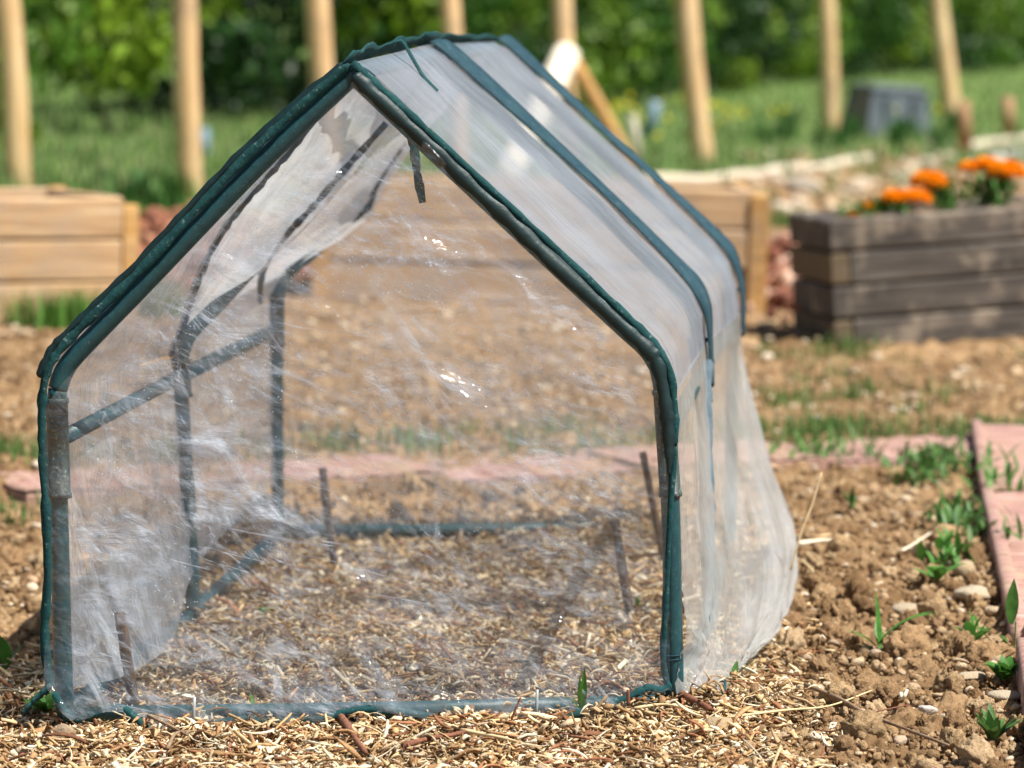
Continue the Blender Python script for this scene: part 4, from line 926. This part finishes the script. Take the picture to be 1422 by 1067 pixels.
rosette(4, 938, 4, .060, .026, 'green leaf poking in at the left edge', M_leaf, (.3, 1.0))
weed(806, 998, [(.055, .010, 1.2, 1.1, .05, 0), (.045, .009, .9, 1.2, .05, 0), (.02, .006, 2.6, .6, .2, 0)], 'two upright grass blades at the front hem near the right leg', M_leaf, 'grass_sprout')
weed(352, 1004, [(.030, .008, 2.4, .8, .1, 0), (.030, .010, .3, .2, .3, 0), (.022, .008, -.3, .1, .3, 0)], 'tiny sprout at the front hem left of centre', M_leaf, 'grass_sprout')
rosette(1018, 956, 4, .040, .010, 'green grass blades at the foot of the billowing film', M_leafd, (.1, .7))
rosette(1180, 715, 5, .050, .012, 'small grey-green tuft in the bare soil behind the long straw', M_leafd, (.2, .9))
rosette(1308, 960, 4, .022, .010, 'tiny seedling in the bare soil left of the seedlings by the slab', M_leaf, (.1, .7))
rosette(366, 862, 4, .020, .014, 'tiny green seedling inside the greenhouse', M_leaf, (.1, .6))
rosette(885, 852, 4, .020, .010, 'tiny green seedling beside the short dark cane', M_leaf, (.3, .9))
# leafy clumps in the corner of the path
def clump(px, py, sx, sy, n, L, w, label, m, hh=.05):
    p = onG(px, py); e = empty('weed', p, label, 'weed', 'leafy weeds in the corner of the path'); parts = []
    st = []
    n = int(n * .8); L *= 1.1; w *= .68
    for k in range(n):
        q = p + Vector((random.gauss(0, sx), random.gauss(0, sy), random.random() * hh)); parts.append(xf(leaf_mesh(L * random.uniform(.6, 1.2), w * random.uniform(.7, 1.2), random.uniform(.1, .8)), random.uniform(0, 6.28), random.uniform(-.1, 1.0), q))
        if k % 5 == 0: st.append(tube_mesh([Vector((q.x, q.y, p.z)), q], .001, 5))
    adopt(e, mesh_obj('foliage', *join(parts + st), m))
clump(1278, 672, .035, .06, 110, .040, .018, 'dense leafy weed in the inner corner of the pink path', M_leafd, .05)
clump(1312, 655, .040, .05, 120, .038, .015, 'dark leafy weed right against the furthest slab\'s lip', M_leafd, .05)
clump(1330, 745, .030, .09, 150, .042, .016, 'sprawling leafy weed along the lip of the longest slab', M_leafd, .045)
clump(1318, 790, .020, .03, 45, .040, .020, 'bright leafy weed above the rounded pale stone', M_leaf, .035)
clump(1392, 700, .045, .08, 60, .050, .016, 'tall thin weed growing over the joint of the right slabs', M_leaf, .085)
clump(1130, 645, .05, .04, 50, .045, .014, 'weed on the front edge of the path by the billowing film', M_leaf, .04)
clump(1190, 642, .05, .03, 40, .045, .014, 'weed on the path\'s front edge between two slabs', M_leafd, .045)
clump(1408, 770, .02, .03, 22, .045, .014, 'small weed on the longest slab at the right edge', M_leafd, .05)

def blades(name, label, pts, L0, L1, w, cols, m, cat='grass', bend=.5):
    n = len(pts); pts = np.asarray(pts); V = np.zeros((n, 8, 3)); yaw = RNG.uniform(0, 6.28, n); L = RNG.uniform(L0, L1, n); lean = RNG.uniform(.1, 1.0, n) * bend; ww = w * RNG.uniform(.6, 1.3, n)
    dx, dy = np.cos(yaw), np.sin(yaw)
    for i, t in enumerate((0, .4, .75, 1.0)):
        out = L * lean * t ** 1.8; up = L * t * np.sqrt(np.maximum(.1, 1 - (lean * t) ** 2 * .6)); hw = ww * (1 - t) ** .6 * .5 + .0002
        for s, k in ((-1, 0), (1, 1)):
            V[:, i * 2 + k, 0] = pts[:, 0] + dx * out - dy * hw * s; V[:, i * 2 + k, 1] = pts[:, 1] + dy * out + dx * hw * s; V[:, i * 2 + k, 2] = pts[:, 2] + up
    q = np.array([[0, 1, 3, 2], [2, 3, 5, 4], [4, 5, 7, 6]]); f = (q[None] + (np.arange(n) * 8)[:, None, None]).reshape(-1, 4)
    return tag(mesh_obj(name, V.reshape(-1, 3), f, m, col=np.repeat(pick(cols, n, .3), 8, 0)), label, cat, kind='stuff')
M_grass = tinted('grass_blades', rough=.6, bump=0, spec=.3, trans=.35, vary=.2, vscale=30)
gc = [(.09, .19, .04), (.13, .24, .06), (.07, .15, .035), (.18, .26, .09)]
def tufts(spec):
    out = []
    for (px, py, n, sx, sy) in spec:
        p = onG(px, py); k = RNG.integers(3, 8)
        cx_ = RNG.normal(0, sx, k); cy_ = RNG.normal(0, sy, k); j = RNG.integers(0, k, n)
        x = p.x + cx_[j] + RNG.normal(0, .03, n); y = p.y + cy_[j] + RNG.normal(0, .03, n); out.append(np.stack([x, y, base_h(x, y)], -1))
    return np.concatenate(out)
strip = [(x, 612 + random.uniform(-10, 8) + (1100 - x) * .025, int(random.uniform(10, 80)), .10, .06) for x in range(-20, 1422, 40) if random.random() < .75]
strip += [(x + random.uniform(-15, 15), 606 + random.uniform(-8, 8), int(random.uniform(20, 110)), .09, .07) for x in (1110, 1150, 1270, 1310, 1350, 1390, 1420, 640, 700, 760, 840)]
strip += [(1120, 590, 160, .10, .12), (1190, 560, 160, .10, .12), (1100, 560, 120, .06, .2), (1180, 540, 90, .08, .2), (1075, 610, 150, .08, .1), (1320, 560, 40, .1, .2), (20, 640, 200, .1, .08), (40, 700, 60, .05, .05), (1060, 500, 70, .1, .1), (1130, 490, 120, .12, .06), (1210, 505, 40, .1, .1), (1330, 490, 40, .2, .1)]
blades('grass', 'patchy green grass tufts along the back of the pink path', tufts(strip), .018, .058, .005, gc, M_grass)
gl = [(100, 445, 500, .18, .12), (70, 452, 300, .15, .1), (150, 435, 200, .1, .1), (1085, 318, 220, .15, .25), (1150, 312, 200, .25, .25), (1080, 288, 90, .2, .3), (190, 325, 500, .25, .5), (1180, 262, 60, .5, .3), (1300, 250, 80, .5, .3), (1240, 285, 90, .4, .2), (1330, 262, 90, .5, .3), (1400, 250, 60, .4, .3), (230, 305, 500, .5, .5), (60, 320, 300, .4, .4)]
blades('rough_grass', 'grass growing round the raised beds', tufts(gl), .05, .13, .008, [(.09, .22, .03), (.12, .27, .045), (.07, .16, .03)], M_grass)
n = 30000; y = 17.5 * (75 / 17.5) ** (RNG.random(n)); x = RNG.uniform(-.18, .18, n) * y; k = y > 19.4 + x * 1.5 + (fbm(x * .6, y * .6, 40, 3) - .5) * 3; x, y = x[k], y[k]
blades('meadow_grass', 'mid-height meadow grass beyond the vegetable plot', np.stack([x, y, np.zeros(len(x))], -1), .04, .13, .024, [(.12, .21, .06), (.16, .26, .08), (.20, .27, .10), (.27, .29, .14), (.11, .20, .06)], M_grass)
n = 900; cl = [(1392, 96, 2.6, 2.0), (885, 182, .8, 1.4), (1020, 190, .8, 1.4), (940, 200, .5, 1.)]; pts = []
for (px, py, sx, sy) in cl:
    p = atZ(px, py); m_ = 18; pts.append(np.stack([p.x + RNG.normal(0, sx, m_), p.y + RNG.normal(0, sy, m_), RNG.uniform(.12, .3, m_)], -1))
pts = np.concatenate(pts); n = len(pts)
batch('meadow_flowers', [ico(1, 5, .2, .5)], np.zeros(n, int), pts, rotmats(*RNG.uniform(0, 6.28, (3, n))), np.full((n, 3), .026) * RNG.uniform(.6, 1.4, (n, 1)), pick([(.62, .56, .03), (.7, .62, .06)], n), tinted('yellow_petals', bump=0, trans=.2), 'stuff', 'drifts of small yellow meadow flowers', 'flowers')
pts = tufts([(1290, 196, 220, .5, .3), (1225, 200, 260, .6, .3), (1180, 205, 160, .5, .3), (60, 285, 300, .6, .4), (1260, 178, 200, .5, .4), (1310, 186, 200, .3, .3)])
blades('tall_weeds', 'dark leafy growth at the foot of the bin and posts', pts, .08, .22, .035, [(.04, .12, .025), (.06, .16, .035)], M_grass)

# ------------------------------------------------------------------ thicket behind the meadow
M_dkbark = simple('dark_bark', [(.3, (.02, .022, .012)), (.7, (.05, .05, .03))], 10, .9)
def thicket():
    line = [atZ(-400, 225), atZ(0, 200), atZ(300, 186), atZ(640, 168), atZ(900, 148), atZ(1120, 116), atZ(1422, 96), atZ(1900, 84)]
    P = resample(line, 300); V = []; C = []; n_leaf = 0; pos = []; col = []
    crowns = []
    for k in range(230):
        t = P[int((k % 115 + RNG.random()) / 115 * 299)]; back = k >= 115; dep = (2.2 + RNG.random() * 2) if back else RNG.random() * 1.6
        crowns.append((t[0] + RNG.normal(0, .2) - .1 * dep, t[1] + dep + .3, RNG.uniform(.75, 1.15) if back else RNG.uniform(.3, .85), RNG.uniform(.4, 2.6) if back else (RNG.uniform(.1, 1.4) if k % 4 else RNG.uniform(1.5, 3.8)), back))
    kinds = [(.065, .15, .011), (.034, .095, .010), (.13, .215, .012), (.018, .055, .010), (.095, .175, .011)]
    for (x, y, r, z, back) in crowns:
        m_ = int(520 * min(1.8, r / .5)); d = RNG.normal(size=(m_, 3)); d /= np.linalg.norm(d, axis=1, keepdims=True); rr_ = r * (.45 + .6 * RNG.random(m_) ** .6) * (.7 + .6 * fbm(d[:, 0] * 2 + x, d[:, 1] * 2 + z + d[:, 2] * 2, 9, 3))
        p = d * rr_[:, None] * np.array([1.15, .9, .9]) + np.array([x, y, z]); p = p[p[:, 2] > 0.02]; pos.append(p)
        c = np.array((.015, .045, .009) if back else kinds[RNG.integers(0, 5)]); col.append(np.clip(c * RNG.uniform(.7, 1.35, (len(p), 1)), .01, .6))  # back crowns coloured near-black green: painted shade for the thicket's gaps
    pos = np.concatenate(pos); col = np.concatenate(col); n = len(pos)
    q = np.array([[-1, -.1, 0], [0, -.55, .12], [1, 0, 0], [0, .55, .12]]); tf = np.array([[0, 1, 2, 3]])
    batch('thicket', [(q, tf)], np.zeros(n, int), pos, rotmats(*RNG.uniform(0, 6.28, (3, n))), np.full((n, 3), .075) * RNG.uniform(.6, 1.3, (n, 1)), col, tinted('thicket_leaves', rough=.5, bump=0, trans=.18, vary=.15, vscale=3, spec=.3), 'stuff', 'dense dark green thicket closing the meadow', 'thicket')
    br = []
    for (x, y, r, z, back) in crowns:
        if RNG.random() < .5: continue
        b = Vector((x + RNG.normal(0, .2), y + .3, -.05)); c = Vector((x, y, z)); br.append(tube_mesh(catmull([b, b.lerp(c, .5) + Vector((RNG.normal(0, .1), 0, 0)), c], 3), [.03, .028, .025, .022, .02, .016, .012], 6))
        for j in range(3): br.append(tube_mesh([c, c + Vector(tuple(RNG.normal(0, r * .5, 3)))], [.018, .006], 5))
    tag(mesh_obj('thicket_branches', *join(br), M_dkbark), 'shaded stems inside the thicket', 'branches', kind='stuff')
thicket()

# ------------------------------------------------------------------ loose twigs, straw and bark
M_twig = simple('grey_brown_twig', [(.3, (.16, .10, .06)), (.7, (.30, .21, .13))], 60, .85, .001, 200)
M_straw = simple('dry_straw', [(.3, (.52, .38, .19)), (.7, (.68, .54, .32))], 60, .7, .0005, 200)
M_bark = simple('red_brown_bark', [(.3, (.12, .045, .025)), (.7, (.24, .10, .055))], 60, .8, .002, 150)
M_chip = simple('pale_chip_wood', [(.3, (.66, .56, .40)), (.7, (.74, .66, .52))], 60, .8, .001, 150)
def twig(pts, r, m, lb, name='twig', cat='twig', dz=.022, grp=None):
    P = []
    for q in pts:
        P.append(onG(q[0], q[1] , 0) + Vector((0, 0, dz)) if len(q) == 2 else atY(*q))
    P = catmull(P, 5); n = len(P); o = tube(name, P, [r * (1.1 - .5 * i / n) * random.uniform(.85, 1.15) for i in range(n)], m, seg=8); tag(o, lb, cat, grp)
twig([(1118, 972), (1165, 992), (1200, 1012), (1250, 1032), (1316, 1058)], .0034, M_twig, 'long grey-brown twig lying across the soil at the lower right')
twig([(1010, 1018), (1090, 1008), (1150, 1002), (1210, 980)], .0018, M_straw, 'long straw stalk crossing the upper end of the long twig', 'straw_stalk', 'straw')
twig([(1168, 1030), (1210, 1012), (1262, 1000)], .0015, M_bark, 'thin red-brown twig crossing the long twig\'s middle')
twig([(1098, 792, 5.95), (1112, 742, 5.95), (1128, 700, 5.96), (1141, 656, 5.97)], .0018, M_straw, 'tall dry straw stalk leaning up beside the billowing film', 'straw_stalk', 'straw')
twig([(1098, 790), (1118, 800), (1132, 815)], .0022, M_straw, 'bent straw at the foot of the tall stalk', 'straw_stalk', 'straw')
twig([(1252, 782), (1272, 770), (1292, 756)], .0026, M_chip, 'pale stick on the soil left of the sprawling weed', 'stick', 'stick')
twig([(1108, 772), (1135, 768), (1166, 766)], .0045, M_chip, 'short thick pale stick right of the billowing film', 'stick', 'stick')
twig([(185, 1005), (215, 1020), (262, 1044)], .0030, M_twig, 'brown twig in the mulch below the left end of the front hem')
twig([(232, 1062), (245, 1040), (276, 1016, 4.93)], .0026, M_twig, 'pale grey twig angled up to the front hem at the left')
twig([(463, 1004), (478, 1024), (490, 1044), (507, 1068)], .0060, M_bark, 'dark red bark strip running down to the bottom edge', 'bark_strip', 'bark')
twig([(560, 1058), (595, 1048), (640, 1040), (660, 1028)], .0040, M_bark, 'curved red-brown bark strip in the mulch, bottom centre', 'bark_strip', 'bark')
twig([(640, 1036), (700, 1048), (740, 1060)], .0030, M_straw, 'curved tan straw beside the curved bark strip', 'straw_stalk', 'straw')
twig([(706, 1012, 4.95), (714, 990, 4.95), (723, 968, 4.95)], .0018, M_bark, 'thin dark twig standing upright at the front hem')
twig([(792, 1024, 4.93), (815, 1000, 4.93), (843, 966, 4.94)], .0036, M_twig, 'dark slanting twig beside the upright grass blades')
twig([(873, 980, 4.97), (872, 958, 4.97)], .0030, M_bark, 'short dark stub standing in the mulch by the right leg')
twig([(938, 982), (962, 994), (985, 1006)], .0062, M_bark, 'broad brown bark strip on the mound by the right leg', 'bark_strip', 'bark')
twig([(1250, 985), (1254, 970, 4.99), (1260, 958, 4.99)], .0032, M_chip, 'curled white root fragment standing in the soil', 'root_fragment', 'root')
twig([(880, 1005), (925, 1000), (970, 1012)], .0020, M_straw, 'straw stalk on the mound below the broad bark strip', 'straw_stalk', 'straw')

# ------------------------------------------------------------------ light
sun_dir = Vector((.44, -.24, .86)).normalized()
el = math.asin(sun_dir.z); az = math.atan2(sun_dir.x, sun_dir.y)
w = bpy.data.worlds.new('World'); S.world = w; w.use_nodes = True; n = w.node_tree.nodes; l = w.node_tree.links; n.clear()
sk = n.new('ShaderNodeTexSky'); sk.sky_type = 'NISHITA'; sk.sun_disc = False; sk.sun_elevation = el; sk.sun_rotation = az; sk.air_density = 1.0; sk.dust_density = 1.2
bg = n.new('ShaderNodeBackground'); bg.inputs[1].default_value = .05; ow = n.new('ShaderNodeOutputWorld'); l.new(sk.outputs[0], bg.inputs[0]); l.new(bg.outputs[0], ow.inputs[0])
sl = bpy.data.lights.new('sun', 'SUN'); sl.energy = 5.0; sl.angle = R(.5); sl.color = (1.0, .95, .87); so = bpy.data.objects.new('sun', sl); COL.objects.link(so)
so.rotation_euler = (-sun_dir).to_track_quat('-Z', 'Y').to_euler()

S.view_settings.view_transform = 'Standard'; S.view_settings.look = 'None'; S.view_settings.exposure = .88; S.view_settings.gamma = 1
S.render.engine = 'CYCLES'; c = S.cycles; c.transparent_max_bounces = 24; c.max_bounces = 8; c.diffuse_bounces = 3; c.glossy_bounces = 3; c.use_denoising = True
c.sample_clamp_indirect = 6
